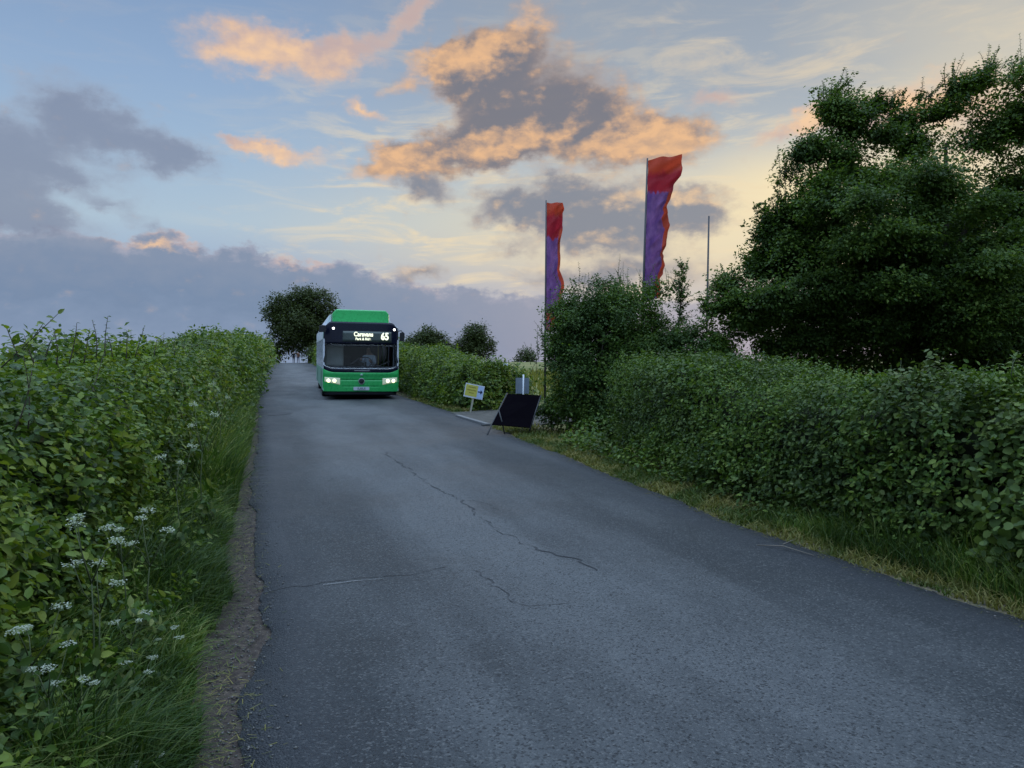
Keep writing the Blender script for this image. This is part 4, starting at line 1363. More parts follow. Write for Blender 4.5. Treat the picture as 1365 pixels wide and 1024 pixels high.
# loose chippings along both tarmac edges
n = 5200
yy = 1.7 + 14 * rng.uniform(0, 1, n) ** 1.8
lf = rng.uniform(0, 1, n) < 0.68
pl_ = np.column_stack([xl(yy), yy]) + NL * (rng.normal(0.05, 0.11, n))[:, None]
pr_ = np.column_stack([xr(yy), yy]) + NR * (rng.normal(0.0, 0.10, n))[:, None]
p = np.where(lf[:, None], pl_, pr_)
octa = np.array([(1, 0, 0), (-.9, .2, 0), (0, 1, .1), (.1, -.9, 0), (0, 0, .75), (0, 0, -.4)])
of = [(0, 2, 4), (2, 1, 4), (1, 3, 4), (3, 0, 4), (2, 0, 5), (1, 2, 5), (3, 1, 5), (0, 3, 5)]
sz = rng.uniform(0.002, 0.009, n)[:, None, None] * rng.uniform(0.6, 1.4, (n, 1, 3))
an = rng.uniform(0, 6.28, n)
ca, sa = np.cos(an)[:, None], np.sin(an)[:, None]
o3 = octa[None] * sz
o3 = np.stack([o3[..., 0] * ca - o3[..., 1] * sa, o3[..., 0] * sa + o3[..., 1] * ca, o3[..., 2]], -1)
inroad = np.where(lf, (p[:, 0] > xl(yy)), (p[:, 0] < xr(yy)))
base3 = np.column_stack([p, np.where(inroad, 0.024, 0.009)])
V = base3[:, None] + o3
F = (np.array([i for f in of for i in f])[None] + (np.arange(n) * 6)[:, None]).ravel()
ch_ = fast_mesh("gravel", V.reshape(-1, 3), F, [3] * (8 * n), leaf_mat("stone chippings", [(0.05, 0.05, 0.052), (0.10, 0.095, 0.09), (0.17, 0.16, 0.15)], 0.8, 0.0, spec=0.3))
tag(ch_, "loose stone chippings along the tarmac edges", "gravel", kind="stuff")

# twig lying at the right edge
tw = MB()
a_, b_ = G(1008, 724, 0.04), G(1085, 737, 0.05)
c_ = (a_ + b_) / 2 + np.array([0.0, 0.03, 0.02])
tw.tube([a_ * [1, 1, 0.6], c_ * [1, 1, 0.8], b_ * [1, 1, 0.6]], [0.003, 0.005, 0.003], 6)
tw.tube([c_, c_ + np.array([0.12, 0.08, 0.02])], [0.005, 0.002], 5)
o = tw.build("twig", mat("dead wood", (0.17, 0.145, 0.12, 1), 0.8))
tag(o, "pale dead twig lying on the right road edge", "twig")


# ------------------------------------------------------------------ cow parsley
def cow_parsley_meshes(seedn):
    r = np.random.default_rng(seedn)
    return r


def make_parsley(h=0.6):
    root = empty("cow_parsley")
    st = MB()
    st.tube([(0, 0, 0), (0.01, 0.0, h * 0.5), (0.0, 0.01, h * 0.72)], [0.0035, 0.003, 0.002], 6)
    heads = []
    for k in range(3):
        a = k * 2.2 + 0.4
        e = Vector((math.cos(a) * 0.08, math.sin(a) * 0.08, h * (0.88 + 0.07 * k)))
        st.tube([(0.0, 0.01, h * 0.70), (e.x * 0.6, e.y * 0.6, h * 0.85), e], [0.003, 0.002, 0.0015], 5)
        heads.append(e)
    st.build("stem", M["stem"], root)
    for e in heads:
        pos, nm = [], []
        for j in range(11):
            a, q = rng.uniform(0, 6.28), rng.uniform(0.003, 0.031)
            cx_ = np.array([e.x + math.cos(a) * q, e.y + math.sin(a) * q, e.z + 0.012 - q * 0.2])
            for k in range(7):
                pos.append(cx_ + rng.normal(0, 0.0045, 3))
        pos = np.array(pos)
        N = len(pos)
        leaves("umbel", pos, np.array([0, 0, 1]) + rng.normal(0, 0.4, (N, 3)), rng.normal(0, 1, (N, 3)) * np.array([1, 1, 0.2]), 0.0075, ROUND, M["flower"], root)
    lp, nm, tp, sz = [], [], [], []
    for k in range(5):
        a = rng.uniform(0, 6.28)
        st_, l, n_, t_, s_ = shoot_data(np.array([0, 0, h * rng.uniform(0.2, 0.5)]), (math.cos(a), math.sin(a), 0.35), 0.20, 14, 0.05, 0.3)
        lp.append(l); nm.append(n_); tp.append(t_); sz.append(s_)
    leaves("leaves", np.concatenate(lp), np.concatenate(nm), np.concatenate(tp), np.concatenate(sz), OVATE, M["grass"], root)
    return root


proto = make_parsley()
spots = [(118, 702, 0.62), (165, 696, 0.6), (198, 706, 0.5), (128, 758, 0.6), (176, 824, 0.48), (228, 846, 0.38), (190, 884, 0.44), (102, 908, 0.58), (66, 880, 0.66), (152, 1010, 0.45), (186, 1012, 0.36), (45, 828, 0.74),
         (268, 552, 0.42), (292, 520, 0.45), (236, 606, 0.5)]
for i, (u, v, off) in enumerate(spots):
    r_ = ray(u, v)
    # where the line of sight meets the upright sheet `off` metres left of the road
    k = (off + 0.095) / (NL[0] * r_[0] + NL[1] * r_[1])
    pt = np.array([0, 0, EYE]) + r_ * k
    if i == 0:
        o = proto
    else:
        o = proto.copy()
        C.objects.link(o)
        for ch in list(proto.children):
            c = ch.copy()
            C.objects.link(c)
            c.parent = o
    sc = max(pt[2], 0.15) / 0.58
    o.location = (pt[0], pt[1], 0)
    o.scale = (min(max(sc, 0.8), 1.25),) * 2 + (sc,)
    o.rotation_euler = (0, 0, i * 1.9)
    tag(o, "white flowering cow parsley among the long grass of the left verge", "wildflower", "cow parsley in the left verge")


# ------------------------------------------------------------------ people
def skinned(name, verts, edges, radii, root_i, mats, chooser, parent=None, smooth=2):
    me = bpy.data.meshes.new(name)
    me.from_pydata(verts, edges, [])
    o = bpy.data.objects.new(name, me)
    C.objects.link(o)
    sk = o.modifiers.new("skin", "SKIN")
    sub = o.modifiers.new("sub", "SUBSURF")
    sub.levels = sub.render_levels = smooth
    for i, sv in enumerate(me.skin_vertices[0].data):
        r = radii[i]
        sv.radius = r if hasattr(r, "__len__") else (r, r)
        sv.use_root = (i == root_i)
    bpy.context.view_layer.update()
    dg = bpy.context.evaluated_depsgraph_get()
    m2 = bpy.data.meshes.new_from_object(o.evaluated_get(dg))
    bpy.data.objects.remove(o)
    m2.name = name
    for k in mats:
        m2.materials.append(k)
    for p_ in m2.polygons:
        p_.use_smooth = True
        p_.material_index = chooser(p_.center)
    o = bpy.data.objects.new(name, m2)
    C.objects.link(o)
    if parent:
        o.parent = parent
    return o


def walker(loc, rz, mats, label, step=0.22):
    # pelvis, spine, neck, head; arms; legs in mid stride
    v = [(0, 0, .95), (0, 0, 1.15), (0, 0, 1.38), (0, -.01, 1.48), (0, -.02, 1.56), (0, -.02, 1.70),
         (-.19, 0, 1.38), (-.24, .05, 1.12), (-.23, -.06, .88), (-.23, -.09, .80), (.19, 0, 1.38), (.24, -.03, 1.12), (.22, .08, .90), (.22, .11, .82),
         (-.10, 0, .90), (-.10, -step * .6, .50), (-.10, -step * .8, .09), (-.10, -step * .8 - .16, .04), (.10, 0, .90), (.10, step * .3, .50), (.10, step, .10), (.10, step - .13, .04)]
    e = [(0, 1), (1, 2), (2, 3), (3, 4), (4, 5), (2, 6), (6, 7), (7, 8), (8, 9), (2, 10), (10, 11), (11, 12), (12, 13), (0, 14), (14, 15), (15, 16), (16, 17), (0, 18), (18, 19), (19, 20), (20, 21)]
    r = [(.16, .11), (.15, .10), (.15, .11), .055, .085, .075, .07, .05, .038, .035, .07, .05, .038, .035, .085, .06, .042, .035, .085, .06, .042, .035]

    def ch(c):
        if c.z > 1.64:
            return 3
        if c.z > 1.44:
            return 2
        if c.z > 0.92 or abs(c.x) > 0.19:
            return 0 if c.z > 0.86 else 2
        return 1
    o = skinned("person", v, e, r, 0, mats, ch, None, 1)
    o.location = loc
    o.rotation_euler = (0, 0, rz)
    tag(o, label, "person", "people walking at the crest")
    return o


pz = AT(392, 485, 113.0)
walker((AT(391.4, 470, 112.6)[0], 112.6, float(ground_z(AT(391.4, 470, 112.6)[0], 112.6)) + 0.02), 0.3, [M["darkcloth"], M["darkcloth"], M["skin"], M["darkcloth"]], "person in black clothes walking, left of the pair at the crest")
walker((AT(397.4, 470, 113.4)[0], 113.4, float(ground_z(AT(397.4, 470, 113.4)[0], 113.4)) + 0.02), 0.1, [M["rust"], M["navy"], M["skin"], M["darkcloth"]], "person in orange brown jacket and dark trousers walking at the crest", 0.18)


# ------------------------------------------------------------------ the bus
bus = empty("bus", (-5.05, 25.73, 0.02), R(15.3))
bus.rotation_euler = (0, R(0.9), R(15.3))
tag(bus, "green single deck electric bus with lit headlights on the lane", "bus")
BW, BL_ = 1.25, 11.6


def fy(x, z):
    return 0.13 * abs(x / BW) ** 3.2 + 0.075 * max(0.0, z - 1.0) + 0.05 * max(0.0, 0.5 - z)


def fpanel(x0, x1, z0, z1, off=0.0, thick=0.03, nu=28, nv=10, groove=None):
    zf0 = z0 if callable(z0) else (lambda x: z0)
    zf1 = z1 if callable(z1) else (lambda x: z1)

    def fn(a, b):
        x = x0 + (x1 - x0) * a
        z = zf0(x) + (zf1(x) - zf0(x)) * b
        y_ = fy(x, z) - off
        if groove:
            y_ += groove(x, z)
        return (x, y_, z), (0, 1, 0)
    return MB().slab(fn, nu, nv, thick)


def top_z(x):
    return 2.60 - 0.30 * max(0.0, (abs(x) - 0.98) / 0.27) ** 2


def scr_bottom(x):
    return 0.91 + 0.10 * max(0.0, (abs(x) - 0.85) / 0.37) ** 2


# front
gro = lambda x, z: (0.022 * math.exp(-((z - 0.66) / 0.018) ** 2) if abs(x) < 0.85 else 0) - (0.02 * math.exp(-((z - 0.86) / 0.08) ** 2)) + (0.015 * math.exp(-((z - 0.44) / 0.015) ** 2) if abs(x) < 0.6 else 0)
body = fpanel(-BW, BW, 0.27, lambda x: scr_bottom(x) - 0.004, 0, 0.04, 36, 40, gro)
# sides with wheel arches, roof, back
def side_outline():
    pts = [(0.13, 0.30)]
    for yc in (2.55, 8.6):
        pts.append((yc - 0.58, 0.30))
        for k in range(0, 13):
            a = math.pi - k * math.pi / 12
            pts.append((yc + 0.56 * math.cos(a), 0.42 + 0.54 * math.sin(a)))
        pts.append((yc + 0.58, 0.30))
    pts += [(BL_, 0.30), (BL_, 1.02), (0.15, 1.02)]
    return pts


lower = MB()
for sx in (-1, 1):
    lower.prism(side_outline(), sx * BW, sx * (BW - 0.05), "yz")
bd_ = body.build("body", M["green"], bus)
lower.build("lower_side_panel", M["mint"], bus)
upper = MB()
for sx in (-1, 1):
    upper.prism([(0.235, 2.02), (BL_, 2.02), (BL_, 2.42), (0.26, 2.42)], sx * BW, sx * (BW - 0.05), "yz")
    for yy in (0.15, 1.35, 3.0, 4.7, 6.4, 8.1, 9.8, BL_ - 0.12):
        upper.box(min(sx * BW, sx * (BW - 0.05)), max(sx * BW, sx * (BW - 0.05)), yy, yy + 0.10, 1.024, 2.018)
upper.build("upper_side_panel", M["silver"], bus)
for sx in (-1, 1):
    for ya, yb in ((0.26, 1.34), (1.46, 2.99), (3.11, 4.69), (4.81, 6.39), (6.51, 8.09), (8.21, 9.79), (9.91, 11.46)):
        MB().box(min(sx * (BW - 0.01), sx * (BW - 0.03)), max(sx * (BW - 0.01), sx * (BW - 0.03)), ya, yb, 1.03, 2.01).build("side_window", M["sideglass"], bus)
roof = MB()


def rf(a, b):
    x = -BW + 2 * BW * a
    y_ = 0.24 + (BL_ - 0.24) * b
    e = max(0.0, (abs(x) - 0.90) / 0.35)
    return (x, y_, 2.60 - 0.18 * e ** 2), (0, 0, -1)


roof.slab(rf, 26, 8, 0.04)
roof.build("roof", M["silver"], bus)
rear = MB().prism([(-BW + 0.05, 0.32), (BW - 0.05, 0.32), (BW - 0.05, 2.40), (-BW + 0.05, 2.40)], BL_ - 0.06, BL_ - 0.01)
rear.build("rear_panel", M["green"], bus)
# roof pod
pm = MB().prism([(-0.92, 2.58), (1.00, 2.58), (1.00, 2.92), (0.88, 3.05), (-0.80, 3.05), (-0.92, 2.92)], 0.95, 5.2)
pm.build("roof_pod", M["green"], bus, 0.04)
cv = MB()
cv.prism([(-1.20, 2.50), (-0.935, 2.585), (-0.935, 2.90), (-1.02, 2.86)], 1.5, 10.8)
cv.prism([(1.20, 2.50), (1.015, 2.585), (1.015, 2.86), (1.05, 2.84)], 1.5, 10.8)
cv.build("roof_cove", M["silver"], bus, 0.01)
MB().prism([(-0.90, 2.59), (0.95, 2.59), (0.95, 2.86), (-0.90, 2.86)], 5.4, 10.4).build("rear_roof_pod", M["green"], bus, 0.04)
# skirt, underside, glass
fpanel(-1.19, 1.19, 0.15, 0.265, -0.05, 0.05, 20, 2).build("skirt", M["black"], bus)
MB().box(-1.15, 1.15, 0.5, BL_ - 0.3, 0.28, 0.33).build("underfloor", M["black"], bus)
ws = fpanel(-1.20, 1.20, lambda x: scr_bottom(x) + 0.13, 1.85, 0.0, 0.012, 30, 10)
ws.build("windscreen", M["glass"], bus)
fpanel(-1.235, 1.235, scr_bottom, lambda x: scr_bottom(x) + 0.128, 0.0, 0.03, 30, 3).build("windscreen_mask", M["blackglass"], bus)
for sx in (-1, 1):
    xs = (sx * 1.202, sx * 1.237)
    x0, x1 = min(xs), max(xs)
    f_ = fpanel(x0, x1, 1.245, 1.85, 0.0, 0.05, 2, 8)
    f_.build("windscreen_pillar", M["black"], bus)
for sx in (-1, 1):
    fpanel(min(sx * 1.24, sx * 1.25), max(sx * 1.24, sx * 1.25), 1.12, 2.25, -0.01, 0.10, 2, 8).build("corner_post", M["mint"], bus)
hd = fpanel(-1.24, 1.24, 1.853, top_z, 0.0, 0.03, 40, 10).build("header_panel", M["blackglass"], bus)
fpanel(-0.62, 1.00, 1.93, 2.29, 0.004, 0.003, 16, 4).build("display_window", mat("display glass", (0.055, 0.075, 0.07, 1), 0.25), bus)


def text(name, body_, size, x, z, m, parent, off=0.012, bold=0.0, sx=1.0, align="CENTER"):
    cu = bpy.data.curves.new(name, "FONT")
    cu.body = body_
    cu.size = size
    cu.align_x = align
    cu.align_y = "CENTER"
    cu.extrude = 0.002
    cu.offset = bold
    tmp = bpy.data.objects.new(name, cu)
    C.objects.link(tmp)
    bpy.context.view_layer.update()
    me = bpy.data.meshes.new_from_object(tmp.evaluated_get(bpy.context.evaluated_depsgraph_get()))
    bpy.data.objects.remove(tmp)
    me.materials.clear()
    o = link(name, me, m, parent)
    o.rotation_euler = (math.pi / 2, 0, 0)
    o.scale = (sx, 1, 1)
    o.location = (x, fy(x, z) - off, z)
    return o


text("destination_text", "Caravans", 0.205, 0.06, 2.185, M["led"], bus, 0.03, 0.006, 0.84)
text("destination_text", "Park & Ride", 0.115, 0.05, 2.03, M["led"], bus, 0.03, 0.003, 0.92)
text("route_number", "65", 0.33, 0.77, 2.12, M["led"], bus, 0.060, 0.010, 0.80)
for x, z in ((-0.92, 2.37), (1.10, 2.37)):
    MB().lathe([(0.0, -0.02), (0.026, -0.015), (0.04, 0.0), (0.04, 0.02)], "y", (x, fy(x, z) - 0.005, z), 16).build("marker_lamp", M["whitelamp"], bus)
# headlights
for sx in (-1, 1):
    hl = fpanel(min(sx * 0.70, sx * 1.20), max(sx * 0.70, sx * 1.20), lambda x: 0.50 + 0.10 * max(0, (abs(x) - 0.7) / .5), lambda x: 0.72 + 0.06 * (abs(x) - 0.7), 0.006, 0.012, 10, 5).build("headlight", M["lens"], bus)
    for xx in (0.88, 1.07):
        MB().lathe([(0.0, -0.03), (0.042, -0.025), (0.06, -0.008), (0.062, 0.02)], "y", (sx * xx, fy(xx, 0.62) - 0.004, 0.63), 18).build("lamp", M["lamp"], hl)
# plate, badge, lettering
np_ = MB().box(-0.26, 0.26, -0.012, 0.01, 0.315, 0.43).build("number_plate", M["plate"], bus)
text("plate_marks", "IUIIUI", 0.11, 0.0, 0.372, M["plateink"], np_, 0.052, 0.002, 1.0)
bg = MB().lathe([(0.0, -0.03), (0.05, -0.03), (0.085, -0.02), (0.10, 0.02)], "y", (0, fy(0, .62) + 0.0, 0.62), 24).build("badge", M["black"], bus)
MB().lathe([(0.085, -0.030), (0.100, -0.034), (0.108, -0.02), (0.106, 0.01)], "y", (0, fy(0, .62), 0.62), 24).build("badge_ring", M["rim"], bg)
MB().box(-0.24, 0.26, -0.008, 0.004, 0.962, 0.983).build("screen_lettering", M["grime"], bus)
MB().lathe([(0.0, -0.015), (0.045, -0.012), (0.05, 0.02)], "y", (0.0, fy(0, .82) - 0.012, 0.83), 16).build("front_emblem", M["mint"], bus)
# wipers
wp = MB()
for x0, x1, z1 in ((-0.55, -0.05, 1.42), (0.25, 0.95, 1.30)):
    wp.tube([(x0, fy(x0, 1.1) - 0.03, 1.10), ((x0 + x1) / 2, fy(0, 1.2) - 0.03, (1.1 + z1) / 2 - 0.05), (x1, fy(x1, z1) - 0.025, z1)], 0.011, 6)
wp.build("wiper", M["black"], bus)
# mirrors
mr = MB()
mr.tube([(-1.16, 0.20, 2.44), (-1.30, 0.02, 2.46), (-1.30, -0.06, 2.40)], 0.02, 6)
mr.prism([(-1.40, 2.22), (-1.17, 2.24), (-1.16, 2.42), (-1.22, 2.46), (-1.38, 2.44)], -0.14, -0.03)
mr.build("mirror", M["black"], bus, 0.02)
mr = MB()
mr.tube([(1.18, 0.22, 2.32), (1.33, 0.06, 2.34), (1.34, -0.03, 2.28)], 0.02, 6)
mr.prism([(1.25, 1.98), (1.40, 1.98), (1.42, 2.24), (1.36, 2.30), (1.26, 2.26)], -0.10, 0.0)
mr.build("mirror", M["black"], bus, 0.02)
# wheels
for yc in (2.55, 8.6):
    for sx in (-1, 1):
        x0 = sx * (BW - 0.03)
        wh = MB().lathe([(0.30, 0.0), (0.44, -0.0), (0.47, -sx * 0.04), (0.47, -sx * 0.24), (0.42, -sx * 0.28), (0.1, -sx * 0.28)], "x", (x0, yc, 0.45), 28).build("wheel", M["rubber"], bus)
        MB().lathe([(0.0, -sx * 0.05), (0.10, -sx * 0.05), (0.12, -sx * 0.09), (0.25, -sx * 0.08), (0.295, -sx * 0.005), (0.30, -sx * 0.02)], "x", (x0, yc, 0.45), 28).build("rim", M["rim"], wh)
# inside
MB().box(-1.18, 1.18, 0.35, BL_ - 0.2, 0.34, 0.42).build("floor_panel", M["seat"], bus)
ins = MB()
ins.box(-1.19, 1.19, 5.2, 5.25, 0.43, 2.3)
ins.build("bulkhead", M["seat"], bus)
MB().slab(lambda a, b: ((-1.18 + 0.62 * a, 0.62 + 0.10 * b, 1.08 + 0.74 * b), (0, 1, 0)), 6, 6, 0.02).build("pale_cab_panel", M["cabpanel"], bus)  # pale upright slab behind the left part of the windscreen
MB().slab(lambda a, b: ((-1.19 + 2.38 * a, 0.20 + 0.45 * b + 0.10 * abs(2 * a - 1) ** 3, 1.10 + 0.02 * b), (0, 0, -1)), 10, 3, 0.30).build("dashboard", M["black"], bus)
for x in (-0.9, -0.4):
    sm = MB()
    sm.box(x - 0.2, x + 0.2, 2.3, 2.38, 0.75, 1.45)
    sm.box(x - 0.2, x + 0.2, 1.95, 2.3, 0.75, 0.85)
    sm.build("seat", M["seat"], bus, 0.03)
sm = MB()
sm.box(0.14, 0.58, 1.45, 1.55, 0.85, 1.55)
sm.box(0.14, 0.58, 1.05, 1.45, 0.85, 0.95)
sm.build("driver_seat", M["seat"], bus, 0.03)
sw = MB()
for k in range(24):
    a0, a1 = k * math.pi / 12, (k + 1) * math.pi / 12
    c0 = Vector((0.18 + 0.22 * math.cos(a0), 0.66 + 0.12 * math.sin(a0), 1.26 + 0.16 * math.sin(a0)))
    c1 = Vector((0.18 + 0.22 * math.cos(a1), 0.66 + 0.12 * math.sin(a1), 1.26 + 0.16 * math.sin(a1)))
    sw.tube([c0, c1], 0.016, 6, False)
sw.tube([(0.18, 0.62, 1.12), (0.18, 0.66, 1.26)], 0.03, 6)
sw.build("steering_wheel", M["black"], bus)
MB().tube([(0.66, 1.15, 0.45), (0.66, 1.15, 2.3)], 0.022, 8).build("grab_pole", mat("yellow pole", (0.35, 0.28, 0.05, 1), 0.4), bus)

# the driver
v = [(.36, 1.30, .98), (.36, 1.28, 1.20), (.35, 1.22, 1.44), (.33, 1.16, 1.55), (.32, 1.12, 1.63), (.32, 1.13, 1.77),
     (.17, 1.18, 1.42), (.10, 1.00, 1.24), (.03, .78, 1.33), (.02, .70, 1.36), (.53, 1.18, 1.42), (.52, 0.98, 1.20), (.36, .76, 1.27), (.33, .68, 1.30),
     (.27, 1.25, .96), (.25, .85, .98), (.25, .80, .55), (.25, .66, .48), (.45, 1.25, .96), (.45, .85, .98), (.45, .80, .55), (.45, .66, .48), (.32, 1.02, 1.66), (.05, .70, 1.40), (.30, .68, 1.35)]
e = [(0, 1), (1, 2), (2, 3), (3, 4), (4, 5), (2, 6), (6, 7), (7, 8), (8, 9), (2, 10), (10, 11), (11, 12), (12, 13), (0, 14), (14, 15), (15, 16), (16, 17), (0, 18), (18, 19), (19, 20), (20, 21), (4, 22), (9, 23), (13, 24)]
r = [(.17, .13), (.17, .13), (.16, .12), .06, .095, .08, .075, .058, .04, .038, .075, .058, .04, .038, .09, .075, .05, .04, .09, .075, .05, .04, .03, .02, .02]


def chd(c):
    if c.z > 1.50:
        return 1 if (c.z < 1.74 and c.y < 1.16) else 3
    if c.y < 0.80 and c.z > 1.1:
        return 1
    return 0 if c.z > 1.03 else 2


dv = skinned("person", v, e, r, 0, [M["shirt"], M["skin"], M["navy"], M["greyhair"]], chd)
dv.matrix_world = Matrix.Translation(bus.location) @ Matrix.Rotation(R(15.3), 4, "Z") @ Matrix.Rotation(R(0.9), 4, "Y")
tag(dv, "driver in a pale blue shirt seated behind the bus windscreen", "person")


# ------------------------------------------------------------------ flags and poles
def flag_mat(name, seedv, purple_top, foot=0.80):
    m = bpy.data.materials.new(name)
    m.use_nodes = True
    t = NT(m.node_tree)
    b = t.n["Principled BSDF"]
    uv = t.node("ShaderNodeUVMap").outputs[0]
    sp = t.node("ShaderNodeSeparateXYZ", {0: uv})
    n = t.noise(t.mapping(uv, (seedv, seedv, 0), scale=(3.0, 9.0, 1)), 1.0, 5, 0.6)
    d = t.m("MULTIPLY", t.m("SUBTRACT", n, 0.5), 0.12)
    v_ = t.m("ADD", sp.outputs[1], d)
    u_ = t.m("ADD", sp.outputs[0], t.m("MULTIPLY", d, 2.0))
    red = t.mix(t.ss(v_, 0.06, 0.12), (0.50, 0.065, 0.03, 1), (0.36, 0.022, 0.04, 1))
    pur = t.mix(t.ss(n, 0.35, 0.65), (0.15, 0.07, 0.25, 1), (0.25, 0.12, 0.34, 1))
    c = t.mix(t.ss(v_, purple_top, purple_top + 0.02), red, pur)
    c = t.mix(t.m("MULTIPLY", t.ss(u_, 0.80, 0.84), t.ss(v_, 0.20, 0.24)), c, (0.48, 0.07, 0.035, 1))
    c = t.mix(t.m("MULTIPLY", t.ss(v_, foot, foot + 0.1), t.ss(n, 0.4, 0.55)), c, (0.48, 0.07, 0.035, 1))
    t.l.new(c, b.inputs["Base Color"])
    b.inputs["Roughness"].default_value = 0.75
    tr = t.node("ShaderNodeBsdfTranslucent", {0: c})
    t.l.new(t.node("ShaderNodeMixShader", {0: 0.5, 1: b.outputs[0], 2: tr.outputs[0]}).outputs[0], t.n["Material Output"].inputs[0])
    return m


def make_flag(u_top, v_top, u_low, v_low, D, prof, vbot, m, label, seedv, topcurve):
    topp, low = AT(u_top, v_top - 3, D), AT(u_low, v_low, D)
    gz = 0.0
    d = (topp - low) / (topp[2] - low[2])
    foot = low - d * (low[2] - gz)
    root = empty("flag", tuple(foot))
    tag(root, label, "flag", "silk banner flags behind the bush")
    MB().tube([tuple(foot - foot), tuple((topp - foot) * 0.5), tuple(topp - foot)], [0.035, 0.028, 0.018], 8).build("pole", M["pole"], root)
    nu, nv = 18, 70
    V, F, UV = [], [], []
    vs = np.linspace(v_top, vbot, nv + 1)
    for j, vv in enumerate(vs):
        w = np.interp(vv, [p_[0] for p_ in prof], [p_[1] for p_ in prof]) * D / FPX
        pole = low + d * (AT(u_top, vv, D)[2] - low[2])
        for i in range(nu + 1):
            a = i / nu
            x = pole[0] + 0.02 + w * a
            y_ = pole[1] + 0.16 * a * math.sin(a * 8 + j * 0.21 + seedv) + 0.07 * math.sin(j * 0.62 + a * 5 + 2.0 * math.sin(j * 0.13)) * (0.3 + a) + 0.04 * math.sin(j * 1.3 + a * 11) * a + 0.28 * a * (1 - a)
            z = pole[2] + topcurve(a) * max(0, 1 - j / 12) + 0.02 * a * math.sin(j * 0.5 + seedv)
            V.append((x - foot[0], y_ - foot[1], z - foot[2]))
    for j in range(nv):
        for i in range(nu):
            F += [j * (nu + 1) + i, j * (nu + 1) + i + 1, (j + 1) * (nu + 1) + i + 1, (j + 1) * (nu + 1) + i]
            for (ii, jj) in ((i, j), (i + 1, j), (i + 1, j + 1), (i, j + 1)):
                UV += [ii / nu, jj / nv]
    o = fast_mesh("banner", np.array(V), F, [4] * (nu * nv), m, root, True)
    o.data.uv_layers.new(name="UVMap").data.foreach_set("uv", np.array(UV, np.float32))
    return root


make_flag(728, 270, 727, 445, 23.0, [(270, 21), (277, 24), (281, 23), (284, 21), (310, 20.5), (320, 18), (345, 19), (358, 17.5), (375, 22), (382, 24), (392, 21), (410, 19), (425, 16), (440, 8)], 442,
          flag_mat("flag cloth", 1.0, 0.26), "shorter red and purple banner flag on a pole, left of the two", 0.0, lambda a: 0)
make_flag(863, 214, 858, 372, 18.0, [(214, 42), (222, 44), (238, 42), (246, 36), (262, 32), (276, 28), (282, 30), (290, 28), (310, 28.5), (330, 26), (345, 25), (352, 29), (360, 25), (372, 20), (470, 18)], 398,
          flag_mat("flag cloth two", 4.0, 0.215, 1.2), "taller wider red and purple banner flag above the bush", 2.0, lambda a: 0.11 * math.sin(a * 2.4))
tp_ = AT(945, 288, 25.0)
ft_ = AT(942, 445, 25.0)
d_ = (tp_ - ft_) / (tp_[2] - ft_[2])
ft_ = ft_ - d_ * ft_[2]
o = MB().tube([ft_, (ft_ + tp_) / 2, tp_], [0.04, 0.035, 0.028], 8).build("flagpole", M["pole"])
tag(o, "bare thin pole without a flag standing left of the big tree", "pole")

# ------------------------------------------------------------------ signs at the entrance
# yellow direction board leaning on a stake
sg_ = empty("sign", (-1.10, 20.2, 0.0))
sg_.rotation_euler = (0, R(11), R(-6))
tag(sg_, "tilted yellow and white arrow board on a pale wooden stake", "sign")
MB().box(-0.022, 0.022, -0.012, 0.022, -0.05, 0.62).build("stake", M["wood"], sg_)
pn = MB().box(-0.26, 0.25, -0.030, -0.014, 0.41, 0.77).build("board", M["white"], sg_)
MB().box(-0.235, 0.085, -0.034, -0.0305, 0.45, 0.745).build("yellow_panel", M["yellow"], pn)
MB().box(0.087, 0.235, -0.034, -0.0305, 0.425, 0.755).build("pale_panel", M["bluewhite"], pn)
MB().prism([(0.10, 0.585), (0.165, 0.585), (0.165, 0.54), (0.225, 0.60), (0.165, 0.66), (0.165, 0.615), (0.10, 0.615)], -0.038, -0.0345).build("arrow", M["ink"], pn)
ln2 = MB()
for (x0, x1, z0, z1) in ((-0.17, 0.03, 0.675, 0.70), (-0.20, 0.05, 0.60, 0.625), (-0.13, 0.0, 0.53, 0.55)):
    ln2.box(x0, x1, -0.037, -0.0345, z0, z1)
ln2.build("faded_lettering", M["fadedink"], pn)

# black board in a folding frame, seen from behind
bb = empty("board_sign", (0.15, 14.8, 0))
BB_SHIFT = Vector((-0.09, 0, 0))
tag(bb, "black A-frame board standing on the verge beside the bush", "sign")
TLp, BLp, BRp, TRp = AT(683, 525, 15.35), AT(662, 566, 14.95), AT(713, 570, 14.55), AT(727, 527, 14.9)
o0 = np.array(bb.location)
nrm_ = unit(np.cross(BRp - BLp, TLp - BLp))
vs = [TLp - o0, TRp - o0, BRp - o0, BLp - o0]
vs2 = [p_ - nrm_ * 0.02 for p_ in vs]
MB().add(vs + vs2, [(0, 1, 2, 3), (7, 6, 5, 4), (0, 3, 7, 4), (1, 5, 6, 2), (0, 4, 5, 1), (3, 2, 6, 7)]).build("board", M["boardblack"], bb)
frm = MB()
q0 = G(655, 582) - o0
frm.tube([TLp - o0 - nrm_ * 0.012 + np.array([-0.015, 0, 0.02]), BLp - o0 - nrm_ * 0.012 + np.array([-0.015, 0, 0]), q0], 0.014, 8)
q1 = G(711, 579) - o0
frm.tube([TRp - o0 - nrm_ * 0.012, BRp - o0 - nrm_ * 0.012, q1], 0.014, 8)
frm.build("frame", M["frameblack"], bb)
lg = MB()
m0 = AT(671, 547, 14.95) - o0
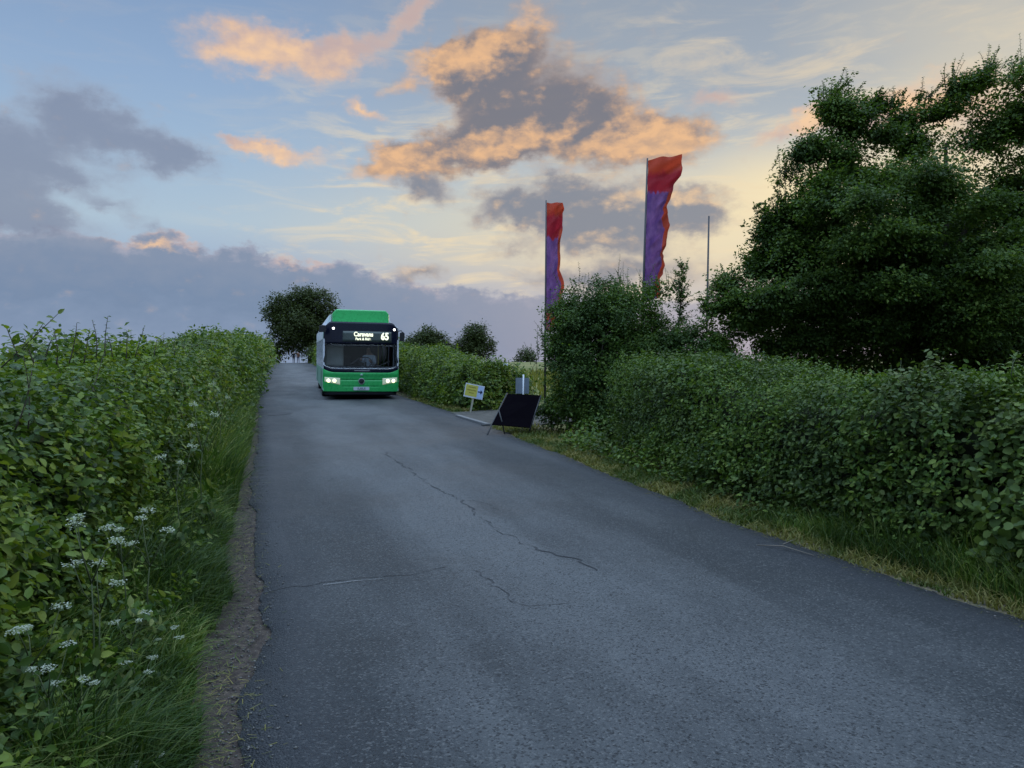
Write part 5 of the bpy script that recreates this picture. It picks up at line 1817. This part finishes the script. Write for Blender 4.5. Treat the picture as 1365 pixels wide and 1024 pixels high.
q2 = G(679, 580) - o0
lg.tube([m0, m0 * 0.5 + q2 * 0.5 + np.array([0.01, 0, 0.0]), q2], 0.013, 8)
lg.build("strut", M["frameblack"], bb)
br_ = MB()
q3 = G(722, 576) - o0
br_.tube([q2 + np.array([0, 0, .04]), (q2 + q3) / 2 + np.array([0, -0.1, 0.01]), q3 + np.array([0, 0, .04])], 0.010, 6)
br_.tube([AT(648, 567, 15.3) - o0, BLp - o0], 0.010, 6)
br_.build("rail", M["frameblack"], bb)

bb.location += BB_SHIFT

# small grey sign, its back to us, on a white post
gs = empty("sign", (0.215, 15.4, 0))
gs.rotation_euler = (0, R(0.8), 0)
tag(gs, "small grey sign panel on a thin white post above the black board", "sign")
MB().tube([(0, 0, -0.02), (0, 0, 1.16)], 0.016, 8).build("post", M["white"], gs)
gp = MB()
xs = np.linspace(-0.155, 0.115, 19)
pts = [(x, 0.020 + (0.006 if k % 2 else 0.0)) for k, x in enumerate(xs)]
for k in range(18):
    a, b = pts[k], pts[k + 1]
    gp.add([(a[0], a[1], 0.775), (b[0], b[1], 0.775), (b[0], b[1], 1.09), (a[0], a[1], 1.09), (a[0], a[1] + .012, 0.775), (b[0], b[1] + .012, 0.775), (b[0], b[1] + .012, 1.09), (a[0], a[1] + .012, 1.09)],
           [(0, 1, 2, 3), (7, 6, 5, 4), (3, 2, 6, 7), (0, 4, 5, 1), (0, 3, 7, 4), (1, 5, 6, 2)])
gp.build("panel", M["greymetal"], gs)

# gate post at the end of the far hedge
gpst = empty("gate_post", tuple(AT(674, 470, 23.2) * np.array([1, 1, 0])))
tag(gpst, "weathered gate post with a pale cap at the hedge end", "post")
MB().prism([(-0.06, -0.06), (0.06, -0.06), (0.06, 0.06), (-0.06, 0.06)], -0.03, 1.20, "xy").build("shaft", M["greywood"], gpst, 0.008)
MB().prism([(-0.075, -0.075), (0.075, -0.075), (0.075, 0.075), (-0.075, 0.075)], 1.2, 1.27, "xy").build("cap", M["white"], gpst, 0.015)
